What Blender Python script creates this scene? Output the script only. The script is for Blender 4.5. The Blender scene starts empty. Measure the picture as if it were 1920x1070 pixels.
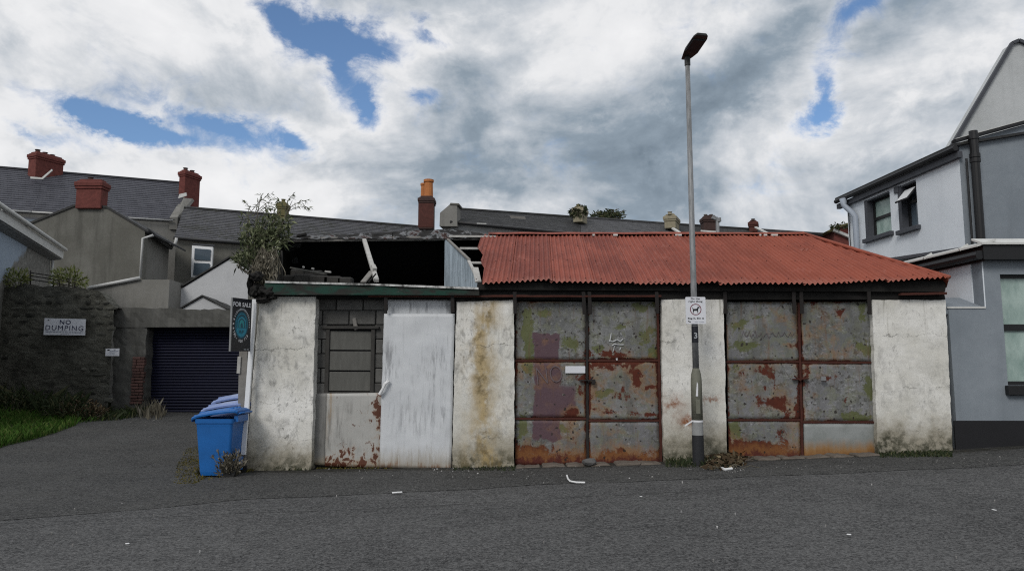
import bpy, bmesh, math, random
import numpy as np
from mathutils import Vector, Matrix, noise as mnoise

R = math.radians
random.seed(7)
rng = np.random.default_rng(7)
scene = bpy.context.scene
col = scene.collection

# ---------------------------------------------------------------- camera
PITCH, EYE, FPX = R(6.48), 1.45, 1400.0
cam_d = bpy.data.cameras.new("camera")
cam_d.sensor_width = 36.0
cam_d.lens = FPX / 1920.0 * 36.0
cam_d.clip_start, cam_d.clip_end = 0.1, 3000.0
cam = bpy.data.objects.new("camera", cam_d)
col.objects.link(cam)
cam.location = (0, 0, EYE)
cam.rotation_euler = (R(90) + PITCH, 0, 0)
scene.camera = cam


def ray(u, v):
    dx, dz = (u - 960.0) / FPX, (535.0 - v) / FPX
    return (dx, math.cos(PITCH) - dz * math.sin(PITCH), math.sin(PITCH) + dz * math.cos(PITCH))


def P(u, v, Y):
    """point of the place seen at photo pixel (u, v) that stands at distance Y"""
    d = ray(u, v)
    t = Y / d[1]
    return Vector((d[0] * t, Y, EYE + d[2] * t))


# ---------------------------------------------------------------- exposure, sun, sky
scene.view_settings.view_transform = 'Standard'
scene.view_settings.look = 'None'
scene.view_settings.gamma = 1.0
scene.view_settings.use_curve_mapping = False
scene.view_settings.exposure = 0.0
scene.cycles.max_bounces = 6
scene.cycles.diffuse_bounces = 3
scene.cycles.use_denoising = False
scene.cycles.filter_width = 1.15
scene.cycles.sample_clamp_indirect = 4.0

SUN_EL, SUN_AZ = R(40), R(208)         # azimuth clockwise from +Y: behind the camera, to its left
sd = bpy.data.lights.new("sun", 'SUN')
sd.energy = 1.5
sd.angle = R(22)
sd.color = (1.0, 0.965, 0.91)
sun = bpy.data.objects.new("sun", sd)
col.objects.link(sun)
sdir = Vector((math.sin(SUN_AZ) * math.cos(SUN_EL), math.cos(SUN_AZ) * math.cos(SUN_EL), math.sin(SUN_EL)))
sun.rotation_euler = sdir.to_track_quat('Z', 'Y').to_euler()
sun.location = (0, 0, 30)


class NB:
    """small node-tree builder"""
    def __init__(s, tree):
        s.t = tree
        s.t.nodes.clear()
        s._c = {}

    def n(s, kind, **kw):
        nd = s.t.nodes.new(kind)
        for k, v in kw.items():
            setattr(nd, k, v)
        return nd

    def put(s, inp, v):
        if v is None:
            return
        if isinstance(v, bpy.types.NodeSocket):
            s.t.links.new(v, inp)
        elif isinstance(v, (tuple, list)) and inp.type == 'RGBA' and len(v) == 3:
            inp.default_value = (*v, 1)
        else:
            inp.default_value = v

    def pos(s):
        if 'pos' not in s._c:
            s._c['pos'] = s.n('ShaderNodeNewGeometry').outputs['Position']
        return s._c['pos']

    def tc(s, k):
        if 'tc' not in s._c:
            s._c['tc'] = s.n('ShaderNodeTexCoord')
        return s._c['tc'].outputs[k]

    def rand(s):
        if 'oi' not in s._c:
            s._c['oi'] = s.n('ShaderNodeObjectInfo')
        return s._c['oi'].outputs['Random']

    def m(s, op, a, b=None, c=None, clamp=False):
        nd = s.n('ShaderNodeMath', operation=op, use_clamp=clamp)
        for i, x in enumerate((a, b, c)):
            s.put(nd.inputs[i], x)
        return nd.outputs[0]

    def add(s, *a):
        r = a[0]
        for x in a[1:]:
            r = s.m('ADD', r, x)
        return r

    def mul(s, *a):
        r = a[0]
        for x in a[1:]:
            r = s.m('MULTIPLY', r, x)
        return r

    def vmul(s, v, k):
        nd = s.n('ShaderNodeVectorMath', operation='MULTIPLY')
        s.put(nd.inputs[0], v)
        s.put(nd.inputs[1], k)
        return nd.outputs[0]

    def vadd(s, v, k):
        nd = s.n('ShaderNodeVectorMath', operation='ADD')
        s.put(nd.inputs[0], v)
        s.put(nd.inputs[1], k)
        return nd.outputs[0]

    def xyz(s, v):
        nd = s.n('ShaderNodeSeparateXYZ')
        s.put(nd.inputs[0], v)
        return nd.outputs

    def comb(s, x, y, z):
        nd = s.n('ShaderNodeCombineXYZ')
        for i, q in enumerate((x, y, z)):
            s.put(nd.inputs[i], q)
        return nd.outputs[0]

    def noise(s, v, scale, detail=4.0, rough=0.55, dist=0.0, out=0):
        nd = s.n('ShaderNodeTexNoise')
        s.put(nd.inputs['Vector'], v)
        nd.inputs['Scale'].default_value = scale
        nd.inputs['Detail'].default_value = detail
        nd.inputs['Roughness'].default_value = rough
        nd.inputs['Distortion'].default_value = dist
        return nd.outputs[out]

    def vor(s, v, scale, feature='F1', out='Distance', rnd=1.0):
        nd = s.n('ShaderNodeTexVoronoi', feature=feature)
        s.put(nd.inputs['Vector'], v)
        nd.inputs['Scale'].default_value = scale
        nd.inputs['Randomness'].default_value = rnd
        return nd.outputs[out]

    def step(s, x, lo, hi, a=0.0, b=1.0):
        nd = s.n('ShaderNodeMapRange', interpolation_type='SMOOTHSTEP')
        s.put(nd.inputs[0], x)
        for i, q in enumerate((lo, hi, a, b)):
            s.put(nd.inputs[1 + i], q)
        return nd.outputs[0]

    def mix(s, f, a, b, mode='MIX'):
        nd = s.n('ShaderNodeMix', data_type='RGBA', blend_type=mode)
        s.put(nd.inputs[0], f)
        s.put(nd.inputs[6], a)
        s.put(nd.inputs[7], b)
        return nd.outputs[2]

    def ramp(s, f, stops):
        nd = s.n('ShaderNodeValToRGB')
        s.put(nd.inputs[0], f)
        el = nd.color_ramp.elements
        while len(el) < len(stops):
            el.new(0.5)
        for e, (p, c) in zip(el, stops):
            e.position = p
            e.color = (*c, 1)
        return nd.outputs[0]

    def band(s, x, lo, hi, soft):
        return s.m('MULTIPLY', s.step(x, lo - soft, lo + soft), s.step(x, hi - soft, hi + soft, 1.0, 0.0))


def lin(r, g, b, k=1.0):
    f = lambda c: (c / 255 / 12.92 if c <= 10 else ((c / 255 + 0.055) / 1.055) ** 2.4) * k
    return (f(r), f(g), f(b))


world = bpy.data.worlds.new("World")
scene.world = world
world.use_nodes = True
w = NB(world.node_tree)
sky = w.n('ShaderNodeTexSky', sky_type='NISHITA')
sky.sun_disc = False
sky.sun_elevation = SUN_EL
sky.sun_rotation = SUN_AZ
sky.air_density = 1.0
sky.dust_density = 0.3
sky.ozone_density = 2.0
dvec = w.tc('Generated')
dx_, dy_, dz_ = w.xyz(dvec)
az = w.m('ARCTAN2', dx_, dy_)
el = w.m('ARCSINE', dz_)
flat = w.vmul(dvec, (1.0, 1.0, 1.45))
wn = w.noise(flat, 5.0, 6, 0.6, 0.0, out=1)
wx, wy, wz = w.xyz(wn)
wm = w.noise(w.vadd(flat, (1.3, 4.1, 2.2)), 15.0, 8, 0.68, 0.3, out=1)
mx_, my_, mz_ = w.xyz(wm)
az_w = w.add(az, w.mul(w.add(wx, -0.5), 0.085), w.mul(w.add(mx_, -0.5), 0.070))
el_w = w.add(el, w.mul(w.add(wy, -0.5), 0.075), w.mul(w.add(my_, -0.5), 0.055))


def blob(u, v, ru, rv, ang, amp):
    d = ray(u, v)
    a0 = math.atan2(d[0], d[1])
    e0 = math.asin(d[2] / math.sqrt(d[0] ** 2 + d[1] ** 2 + d[2] ** 2))
    c_, s_ = math.cos(R(ang)), math.sin(R(ang))
    a = w.add(az_w, -a0)
    e = w.add(el_w, -e0)
    p = w.mul(w.add(w.mul(a, c_), w.mul(e, s_)), FPX / ru)
    q = w.mul(w.add(w.mul(e, c_), w.mul(a, -s_)), FPX / rv)
    g = w.m('EXPONENT', w.mul(w.add(w.mul(p, p), w.mul(q, q)), -1.0))
    return w.mul(g, amp)


# gaps where the blue shows (pixel in the photo, radii in pixels, tilt, depth)
gaps = [(505, 30, 60, 34, -30, .55), (600, 75, 80, 40, -22, .62), (700, 85, 95, 34, -6, .62), (815, 62, 60, 20, -14, .42),
        (632, 140, 24, 50, -15, .40), (672, 195, 26, 40, 0, .55), (790, 190, 28, 22, 0, .30),
        (190, 212, 80, 24, -12, .62), (300, 252, 130, 22, -8, .56), (410, 236, 85, 22, -14, .60), (545, 268, 45, 20, -25, .56),
        (70, 250, 50, 12, -10, .28), (1530, 225, 40, 26, 28, .60), (1550, 180, 20, 26, 0, .32), (1610, 20, 60, 34, 30, .42), (1565, 110, 34, 60, -10, .26)]
g = None
for b in gaps:
    g = blob(*b) if g is None else w.add(g, blob(*b))
n1 = w.noise(flat, 7.5, 9, 0.58, 0.25)
n2 = w.noise(w.vadd(flat, (3.1, 1.7, 0.4)), 4.2, 9, 0.56, 0.35)
n3 = w.noise(w.vadd(flat, (7.7, 2.2, 5.4)), 17.0, 10, 0.66, 0.5)
dens = w.add(w.mul(w.add(n1, -0.5), 0.8), w.mul(w.add(n3, -0.5), 0.75), w.mul(g, -1.0), 0.30)
cover = w.step(dens, -0.24, 0.26)
thin = w.step(dens, 0.02, 0.42, 1.0, 0.0)          # thin rims of the clouds are the bright ones
# how light the cloud layer is in each part of the sky
lit = [(190, 110, 330, 170, 10, .09), (150, 310, 330, 70, -8, .24), (620, 400, 240, 60, 0, .14), (330, 150, 160, 50, -18, -.14), (560, 200, 130, 60, -25, -.10),
       (1000, 330, 330, 110, 0, -.20), (1060, 190, 260, 120, 0, -.09), (900, 60, 160, 90, 0, .06), (1330, 230, 170, 170, 0, -.16), (1250, 350, 260, 80, 0, -.05),
       (1480, 170, 60, 30, 20, .16), (1760, 140, 200, 160, 0, .02), (1500, 290, 120, 30, 0, .10), (760, 150, 60, 60, 0, .18)]
lt = None
for b in lit:
    lt = blob(*b) if lt is None else w.add(lt, blob(*b))
n2b = w.noise(w.vadd(flat, (3.1 - 0.03, 1.7, 0.4 + 0.07)), 4.2, 9, 0.56, 0.35)
n1b = w.noise(w.vadd(flat, (-0.020, 0.0, 0.045)), 7.5, 9, 0.58, 0.25)
n3b = w.noise(w.vadd(flat, (7.7 - 0.008, 2.2, 5.4 + 0.018)), 17.0, 10, 0.66, 0.5)
relief = w.add(w.mul(w.add(n2, w.mul(n2b, -1.0)), 0.65), w.mul(w.add(n1, w.mul(n1b, -1.0)), 0.45), w.mul(w.add(n3, w.mul(n3b, -1.0)), 0.25))
val = w.add(0.50, relief, w.mul(w.add(n2, -0.5), 1.05), w.mul(w.add(n1, -0.5), 0.40), w.mul(w.add(n3, -0.5), 0.30), lt, w.mul(thin, 0.22))
ccol = w.ramp(val, [(0.0, lin(104, 119, 133)), (0.28, lin(143, 157, 170)), (0.50, lin(194, 200, 207)), (0.70, lin(232, 233, 235)), (1.0, lin(246, 246, 247))])
SKY_K = 0.10
ccol10 = w.n('ShaderNodeVectorMath', operation='SCALE')
w.put(ccol10.inputs[0], ccol)
ccol10.inputs['Scale'].default_value = 1.0 / SKY_K
blue = w.mix(1.0, sky.outputs[0], (0.98, 1.10, 1.22), 'MULTIPLY')
fin = w.mix(cover, blue, ccol10.outputs[0])
bg = w.n('ShaderNodeBackground')
w.put(bg.inputs[0], fin)
bg.inputs[1].default_value = SKY_K
w.t.links.new(bg.outputs[0], w.n('ShaderNodeOutputWorld').inputs[0])
world.cycles.sampling_method = 'MANUAL'
world.cycles.sample_map_resolution = 512

# ================================================================ materials
def material(name):
    m = bpy.data.materials.new(name)
    m.use_nodes = True
    b = NB(m.node_tree)
    b.mat = m
    return b


def finish(b, color, rough=0.8, bump=None, bstr=0.3, bdist=0.01, metal=0.0, spec=0.35):
    p = b.n('ShaderNodeBsdfPrincipled')
    b.put(p.inputs['Base Color'], color)
    b.put(p.inputs['Roughness'], rough)
    b.put(p.inputs['Metallic'], metal)
    b.put(p.inputs['Specular IOR Level'], spec)
    if bump is not None:
        bn = b.n('ShaderNodeBump')
        bn.inputs['Strength'].default_value = bstr
        bn.inputs['Distance'].default_value = bdist
        b.put(bn.inputs['Height'], bump)
        b.t.links.new(bn.outputs[0], p.inputs['Normal'])
    b.t.links.new(p.outputs[0], b.n('ShaderNodeOutputMaterial').inputs[0])
    return b.mat


def plain(name, c, rough=0.7, var=0.25, scale=6.0, metal=0.0, bump=0.15, spec=0.35, streak=False):
    b = material(name)
    p = b.pos()
    v = b.vmul(p, (3.0, 3.0, 0.5)) if streak else p
    n = b.noise(v, scale, 5, 0.6)
    f = b.noise(p, scale * 9, 3, 0.6)
    k = b.add(1.0 - var, b.mul(n, var * 1.5), b.mul(f, var * 0.5))
    nd = b.n('ShaderNodeVectorMath', operation='SCALE')
    b.put(nd.inputs[0], c)
    b.put(nd.inputs['Scale'], k)
    return finish(b, nd.outputs[0], rough, b.add(n, b.mul(f, 0.5)), bump, 0.01, metal, spec)


M = {}


def build_materials():
    # -------- asphalt
    def asphalt(name, base, lo, hi, seam=False):
        b = material(name)
        p = b.pos()
        big = b.noise(p, 0.55, 4, 0.6)
        mid = b.noise(b.vmul(p, (1.0, 2.6, 1.0)), 3.5, 4, 0.65)
        gr = b.noise(p, 75.0, 3, 0.75)
        st = b.vor(p, 60.0)
        g2 = b.noise(p, 26.0, 4, 0.8)
        ag = b.n('ShaderNodeRGBToBW')
        b.put(ag.inputs[0], b.vor(p, 52.0, out='Color'))
        ag = ag.outputs[0]
        ag2 = b.n('ShaderNodeRGBToBW')
        b.put(ag2.inputs[0], b.vor(b.vadd(p, (3, 1, 0)), 120.0, out='Color'))
        ag2 = ag2.outputs[0]
        chip = b.m('LESS_THAN', b.vor(p, 38.0), 0.075)
        chip = b.mul(chip, b.step(b.noise(p, 1.3, 3), 0.48, 0.62))
        k = b.add(b.mul(b.step(big, 0.3, 0.7), 0.30), b.mul(b.step(mid, 0.32, 0.68), 0.25), b.mul(b.step(gr, 0.30, 0.72), 0.45), b.mul(b.step(g2, 0.36, 0.64), 0.42), b.mul(st, 0.25))
        k = b.add(b.mul(k, 0.62), b.mul(b.add(ag, -0.5), 0.75), b.mul(b.add(ag2, -0.5), 0.6), b.mul(b.add(g2, -0.5), 0.5))
        c = b.mix(b.m('MULTIPLY', k, 1.0, clamp=True), lo, hi)
        dk = b.step(b.noise(b.vmul(p, (0.8, 2.2, 1.0)), 8.0, 7, 0.75), 0.58, 0.70)
        c = b.mix(b.mul(dk, 0.45), c, (0.014, 0.014, 0.014))
        c = b.mix(b.mul(chip, 0.30), c, (0.30, 0.29, 0.27))
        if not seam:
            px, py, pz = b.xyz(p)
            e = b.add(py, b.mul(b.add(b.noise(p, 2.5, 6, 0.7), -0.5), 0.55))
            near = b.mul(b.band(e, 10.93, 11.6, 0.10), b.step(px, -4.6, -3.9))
            c = b.mix(b.mul(near, b.step(b.noise(p, 9.0, 5, 0.7), 0.30, 0.55), 0.85), c, (0.020, 0.019, 0.014))  # contact shade painted in with the dirt along the facade foot
            c = b.mix(b.mul(near, b.step(b.noise(b.vadd(p, (5, 2, 0)), 4.0, 6, 0.7), 0.55, 0.68), 0.6), c, (0.070, 0.055, 0.038))
            lane_ = b.mul(b.step(b.noise(b.vadd(p, (2, 8, 0)), 0.8, 6, 0.65), 0.48, 0.62), b.step(px, -3.6, -4.6))
            c = b.mix(b.mul(lane_, 0.35), c, (0.085, 0.083, 0.078))
        if seam:
            px, py, pz = b.xyz(p)
            wob = b.mul(b.add(b.noise(p, 1.2, 3), -0.5), 0.22)
            for y0, s_, x0, x1 in ((5.02, 0.035, 0.6, 6.0), (8.35, 0.16, -6.0, 3.0)):
                d = b.m('ABSOLUTE', b.add(py, b.mul(px, -s_), -y0, wob))
                ln = b.mul(b.step(d, 0.004, 0.022, 1.0, 0.0), b.band(px, x0, x1, 0.5), b.step(b.noise(p, 6.0, 3), 0.35, 0.55))
                c = b.mix(b.mul(ln, 0.8), c, (0.010, 0.010, 0.010))
        return finish(b, c, 0.88, b.add(gr, b.mul(ag, 0.9), g2), 0.9, 0.015, 0.0, 0.3)
    M['road'] = asphalt('road_asphalt', None, (0.018, 0.018, 0.019), (0.160, 0.159, 0.158), True)
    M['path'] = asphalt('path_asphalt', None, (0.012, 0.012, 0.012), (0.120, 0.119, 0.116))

    # -------- old white-painted render of the garage piers
    def white_render(name, stain=None, rust=None, lean=0.0, grime=1.0):
        b = material(name)
        p = b.pos()
        px, py, pz = b.xyz(p)
        sv = b.vmul(p, (1.25, 1.25, 0.75))
        big = b.noise(p, 1.3, 5, 0.6)
        blot = b.noise(sv, 6.0, 8, 0.72, 0.5)
        blot2 = b.noise(b.vadd(sv, (4.2, 0, 9.1)), 15.0, 6, 0.7, 0.8)
        fine = b.noise(p, 60.0, 4, 0.7)
        c = b.mix(b.step(big, 0.3, 0.7), (0.60, 0.585, 0.53), (0.79, 0.778, 0.742))
        blm = b.step(b.noise(b.vadd(p, (7, 0, 3)), 1.1, 4, 0.6), 0.42, 0.60, 0.25, 1.0)
        c = b.mix(b.mul(blm, b.step(blot, 0.46, 0.66), min(0.9, 0.72 * grime)), c, (0.235, 0.232, 0.22))
        c = b.mix(b.mul(b.step(blot2, 0.55, 0.66), b.step(big, 0.40, 0.58), 0.62 * grime), c, (0.10, 0.10, 0.093))
        c = b.mix(b.mul(b.step(fine, 0.55, 0.75), 0.25), c, (0.33, 0.32, 0.30))
        # rising damp, moss and splash-back at the foot of the wall
        g0 = b.m('MULTIPLY_ADD', px, 0.034, 0.02)
        h = b.add(pz, b.mul(g0, -1.0), b.mul(b.add(b.noise(p, 3.0, 6, 0.7), -0.5), -0.75))
        c = b.mix(b.step(h, 0.18, 0.72, 0.72, 0.0), c, (0.22, 0.185, 0.115))
        c = b.mix(b.mul(b.step(h, 0.05, 0.42, 1.0, 0.0), b.step(b.noise(p, 9.0, 5, 0.7), 0.36, 0.60)), c, (0.055, 0.055, 0.035))
        c = b.mix(b.step(b.add(h, b.mul(b.noise(p, 14.0, 4, 0.7), 0.25)), 0.0, 0.22, 1.0, 0.0), c, (0.022, 0.021, 0.018))
        # stains running down from the top
        run = b.noise(b.vmul(p, (9.0, 9.0, 0.5)), 1.4, 5, 0.6)
        c = b.mix(b.mul(b.step(run, 0.56, 0.72), b.step(pz, 1.3, 2.6), 0.55), c, (0.19, 0.18, 0.14))
        if stain:
            x0, wd = stain
            cx_ = b.add(px, -x0, b.mul(b.add(b.noise(b.vmul(p, (1, 1, 1.2)), 1.6, 4), -0.5), 0.55))
            s1 = b.m('EXPONENT', b.mul(b.mul(cx_, cx_), -1.0 / (wd * wd)))
            s1 = b.mul(s1, b.step(b.noise(b.vmul(p, (1, 1, 0.6)), 4.5, 5, 0.65), 0.32, 0.60))
            c = b.mix(b.mul(s1, 0.85), c, (0.40, 0.29, 0.125))
            s2 = b.mul(b.m('EXPONENT', b.mul(b.mul(cx_, cx_), -4.0 / (wd * wd))), b.step(b.noise(p, 5.0, 5, 0.7), 0.45, 0.65))
            c = b.mix(b.mul(s2, 0.8), c, (0.13, 0.095, 0.045))
        if rust:
            for (x0, z0, rx, rz) in rust:
                ax = b.mul(b.add(px, -x0, b.mul(b.add(blot, -0.5), 0.5)), 1.0 / rx)
                azz = b.mul(b.add(pz, -z0, b.mul(b.add(blot2, -0.5), 0.35)), 1.0 / rz)
                r_ = b.m('EXPONENT', b.mul(b.add(b.mul(ax, ax), b.mul(azz, azz)), -1.0))
                c = b.mix(b.mul(r_, b.step(b.noise(p, 7.0, 6, 0.7), 0.30, 0.62)), c, (0.23, 0.075, 0.022))
        # fine cracks
        wob = b.mul(b.add(b.noise(p, 2.0, 8, 0.75), -0.5), 0.42)
        ck = None
        for z0 in (0.44, 1.05, 1.83):
            d = b.m('ABSOLUTE', b.add(pz, -z0, wob, b.mul(px, -0.02)))
            l_ = b.mul(b.step(d, 0.001, 0.008, 1.0, 0.0), b.step(b.noise(b.vadd(p, (z0 * 7, 0, 0)), 2.3, 5, 0.7), 0.48, 0.60))
            ck = l_ if ck is None else b.m('MAXIMUM', ck, l_)
        c = b.mix(b.mul(ck, 0.6), c, (0.09, 0.085, 0.075))
        return finish(b, c, 0.9, b.add(b.mul(blot2, 1.0), b.mul(fine, 0.6), b.mul(ck, -1.5)), 0.5, 0.012, 0.0, 0.25)
    M['pier_a'] = white_render('white_render_cracked', grime=1.15)
    M['pier_b'] = white_render('white_render_stained', stain=(-0.42, 0.24), grime=0.9)
    M['pier_c'] = white_render('white_render_rusty', rust=[(2.36, 0.95, 0.16, 0.13), (2.62, 0.70, 0.16, 0.10), (2.95, 1.02, 0.14, 0.03)], grime=0.75)
    M['pier_d'] = white_render('white_render_clean', grime=0.6)

    # -------- peeling painted steel of the garage doors
    RUST = [(1195, 712, 9, 14), (1172, 734, 9, 16), (1143, 771, 30, 6), (1206, 779, 26, 4), (1217, 727, 12, 4), (1118, 664, 22, 5), (1160, 665, 22, 5), (1092, 707, 16, 5), (1084, 729, 6, 14),
            (1073, 776, 9, 7), (1423, 697, 30, 9), (1449, 705, 10, 16), (1456, 756, 32, 9), (1468, 765, 13, 10), (1434, 727, 6, 5), (1482, 648, 12, 5), (1420, 838, 34, 15), (1463, 811, 10, 7),
            (1525, 575, 5, 15), (1547, 591, 9, 9), (1579, 583, 14, 9), (1557, 709, 20, 6), (1528, 745, 7, 6), (1585, 748, 4, 10), (1512, 700, 6, 30), (1497, 760, 5, 26), (1230, 690, 8, 10), (1140, 683, 30, 5)]
    GREEN = [(992, 602, 10, 34), (992, 653, 10, 22), (1025, 587, 16, 8), (1068, 642, 14, 13), (988, 688, 9, 14), (978, 808, 11, 26), (1165, 613, 15, 8), (1213, 626, 15, 24), (1206, 576, 22, 9),
             (1224, 657, 11, 11), (1388, 607, 15, 12), (1397, 648, 24, 9), (1423, 594, 16, 4), (1379, 690, 11, 11), (1613, 581, 10, 20), (1620, 654, 15, 16), (1627, 723, 11, 34), (1607, 781, 30, 8), (1120, 650, 12, 12), (1050, 800, 20, 10), (1378, 805, 12, 14), (1130, 740, 14, 12)]

    def spots(b, px, pz, lst):
        acc = None
        for (u, v, ru, rv) in lst:
            q = P(u, v, 11.3)
            dx = b.m('MULTIPLY_ADD', px, 124.0 / ru, -q.x * 124.0 / ru)
            dz = b.m('MULTIPLY_ADD', pz, 124.0 / rv, -q.z * 124.0 / rv)
            d2 = b.m('MULTIPLY_ADD', dx, dx, b.m('MULTIPLY', dz, dz))
            acc = d2 if acc is None else b.m('MINIMUM', acc, d2)
        return b.m('EXPONENT', b.mul(acc, -0.7))

    def door(name, mossy=0.3, rusty=0.3, foot=0.0, maroon=False, tone=1.0):
        b = material(name)
        p = b.pos()
        px, py, pz = b.xyz(p)
        gx, gy, gz = b.xyz(b.tc('Generated'))
        big = b.noise(p, 1.7, 5, 0.6)
        mid = b.noise(p, 7.0, 7, 0.68, 0.4)
        run = b.noise(b.vmul(p, (1, 1, 0.4)), 9.0, 6, 0.65, 0.5)
        fine = b.noise(p, 45.0, 4, 0.7)
        c = b.mix(b.step(b.add(big, b.mul(fine, 0.4)), 0.5, 0.95), (0.130 * tone, 0.134 * tone, 0.132 * tone), (0.255 * tone, 0.258 * tone, 0.262 * tone))
        c = b.mix(b.mul(b.step(b.noise(b.vadd(p, (4, 4, 9)), 1.2, 3), 0.52, 0.66), 0.30), c, (0.19, 0.18, 0.21))
        c = b.mix(b.mul(b.step(mid, 0.48, 0.58), 0.60), c, (0.165, 0.172, 0.115))
        scr = b.noise(b.vmul(p, (1.0, 1, 2.2)), 13.0, 8, 0.75, 0.8)
        clus = b.step(b.noise(b.vadd(p, (9, 4, 7)), 2.1, 5, 0.65), 0.40, 0.56, 0.18, 1.0)
        c = b.mix(b.mul(b.step(scr, 0.555, 0.61), clus, 0.75), c, (0.36, 0.36, 0.355))
        c = b.mix(b.mul(b.step(b.noise(b.vadd(p, (8, 1, 2)), 16.0, 8, 0.75, 0.6), 0.52, 0.60), clus, 0.85), c, (0.052, 0.050, 0.042))
        c = b.mix(b.mul(b.step(fine, 0.52, 0.70), 0.40), c, (0.10, 0.10, 0.095))
        dn = b.noise(b.vmul(p, (3.2, 3.2, 0.8)), 1.5, 6, 0.65)
        c = b.mix(b.mul(b.step(dn, 0.46, 0.66), 0.60), c, (0.085, 0.086, 0.078))
        ed = b.m('MINIMUM', b.m('MINIMUM', gx, b.m('SUBTRACT', 1.0, gx)), b.m('MINIMUM', gz, b.m('SUBTRACT', 1.0, gz)))
        # flaked back to an older olive coat
        wx1 = b.add(px, b.mul(b.add(b.noise(p, 5.0, 7, 0.72), -0.5), 0.36))
        wz1 = b.add(pz, b.mul(b.add(b.noise(b.vadd(p, (5, 5, 1)), 5.0, 7, 0.72), -0.5), 0.36))
        rspot = spots(b, wx1, wz1, RUST)
        gspot = spots(b, wx1, wz1, GREEN)
        mo = b.step(b.add(b.mul(gspot, 0.30), b.noise(b.vadd(p, (11, 3, 5)), 2.9, 9, 0.72, 0.5), b.mul(b.add(fine, -0.5), 0.18)), 0.690 - 0.08 * mossy, 0.750 - 0.08 * mossy)
        c = b.mix(b.mul(mo, 0.85), c, b.mix(b.noise(p, 5.0, 3), (0.050, 0.062, 0.015), (0.125, 0.135, 0.036)))
        if maroon:
            xl = b.add(px, b.mul(b.add(b.noise(p, 4.0, 7, 0.7), -0.5), 0.26))
            zl = b.add(pz, b.mul(b.add(b.noise(b.vadd(p, (3, 0, 8)), 4.0, 7, 0.7), -0.5), 0.30))
            m1 = b.mul(b.band(xl, 0.325, 0.72, 0.012), b.band(zl, 0.42, 2.00, 0.012))
            m2 = b.mul(b.band(xl, 0.325, 0.96, 0.03), b.band(zl, 0.72, 1.22, 0.05))
            mm = b.m('MAXIMUM', m1, m2)
            mm = b.mul(mm, b.step(b.add(mid, b.mul(scr, 0.35)), 0.92, 0.82))
            c = b.mix(b.mul(mm, 0.95), c, b.mix(fine, (0.070, 0.034, 0.046), (0.105, 0.058, 0.072)))
            # a word scratched into the paint
        # rust: from the edges, in blooms, and creeping up from the bottom
        r0 = b.add(b.step(ed, 0.0, 0.05, 0.20, 0.0), b.step(gz, 0.0, 0.75, 0.30 * foot, 0.0), rusty * 0.16 - 0.05, b.mul(rspot, 0.27), b.mul(b.add(b.noise(p, 16.0, 6, 0.75), -0.5), 0.22))
        rn = b.add(b.noise(b.vadd(p, (2.5, 7, 1)), 4.2, 8, 0.68, 0.5), r0, b.mul(b.add(b.noise(b.vadd(p, (1, 9, 3)), 1.5, 3), -0.5), 0.45))
        halo = b.step(rn, 0.48, 0.72)
        core = b.step(b.add(rn, b.mul(b.add(b.noise(b.vmul(b.vadd(p, (0, 0, 2)), (22, 22, 1.2)), 1.2, 5, 0.7), -0.5), 0.16)), 0.69, 0.77)
        hc = b.mix(b.noise(p, 6.0, 4), (0.19, 0.105, 0.045), (0.30, 0.150, 0.052))
        c = b.mix(b.mul(halo, b.step(b.noise(b.vadd(p, (6, 6, 6)), 1.4, 3), 0.40, 0.60), 0.62), c, hc)
        c = b.mix(core, c, b.mix(b.noise(p, 12.0, 5, 0.7), (0.040, 0.010, 0.007), (0.130, 0.027, 0.011)))
        if foot:
            fl = b.add(gz, b.mul(b.add(run, -0.5), -0.65), b.mul(b.add(fine, -0.5), -0.35))
            c = b.mix(b.step(fl, 0.12, 0.55, 0.80 * foot, 0.0), c, (0.235, 0.105, 0.032))
            c = b.mix(b.mul(b.step(fl, 0.08, 0.26, 1.0, 0.0), min(1.0, foot)), c, (0.080, 0.018, 0.012))
        # runs below the blooms and dark pits
        c = b.mix(b.mul(b.step(b.noise(b.vmul(p, (10, 10, 0.8)), 1.3, 5, 0.65), 0.55, 0.72), 0.50), c, (0.125, 0.062, 0.033))
        pit = b.m('LESS_THAN', b.add(b.vor(b.vadd(p, b.vmul(b.noise(p, 14.0, 3, out=1), (0.05, 0.05, 0.05))), 9.0), b.mul(b.add(mid, -0.5), -0.55)), 0.135)
        pit = b.mul(pit, b.step(big, 0.30, 0.46))
        c = b.mix(b.mul(pit, 0.9), c, (0.022, 0.016, 0.014))
        h = b.add(b.mul(mid, 0.6), b.mul(fine, 0.4), b.mul(core, -0.6), b.mul(pit, -0.8), b.mul(mo, -0.4))
        return finish(b, c, b.add(0.62, b.mul(core, 0.3)), h, 0.55, 0.008, 0.0, 0.4)
    M['door_green'] = door('peeling_door_paint_mossy', 0.85, 0.12, 0.0, True, 0.88)
    M['door_mid'] = door('peeling_door_paint', 0.50, 0.52, 0.0, True, 0.86)
    M['door_low'] = door('peeling_door_paint_rusted_foot', 0.45, 0.55, 1.0, True, 0.80)
    M['door_grey'] = door('peeling_door_paint_grey', 0.50, 0.42, 0.0, False, 0.92)
    M['door_plain'] = door('peeling_door_paint_plain', 0.42, 0.22, 0.0, False, 0.98)
    M['door_rust'] = door('peeling_door_paint_blooming', 0.40, 0.66, 0.0, False, 0.90)

    b = material('galvanised_rusting_foot')
    gx, gy, gz = b.xyz(b.tc('Generated'))
    p = b.pos()
    n = b.noise(p, 5.0, 6, 0.6)
    run = b.noise(b.vmul(p, (8, 8, 0.7)), 1.5, 5, 0.6)
    c = b.mix(b.step(n, 0.35, 0.65), (0.20, 0.215, 0.205), (0.27, 0.285, 0.28))
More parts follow.
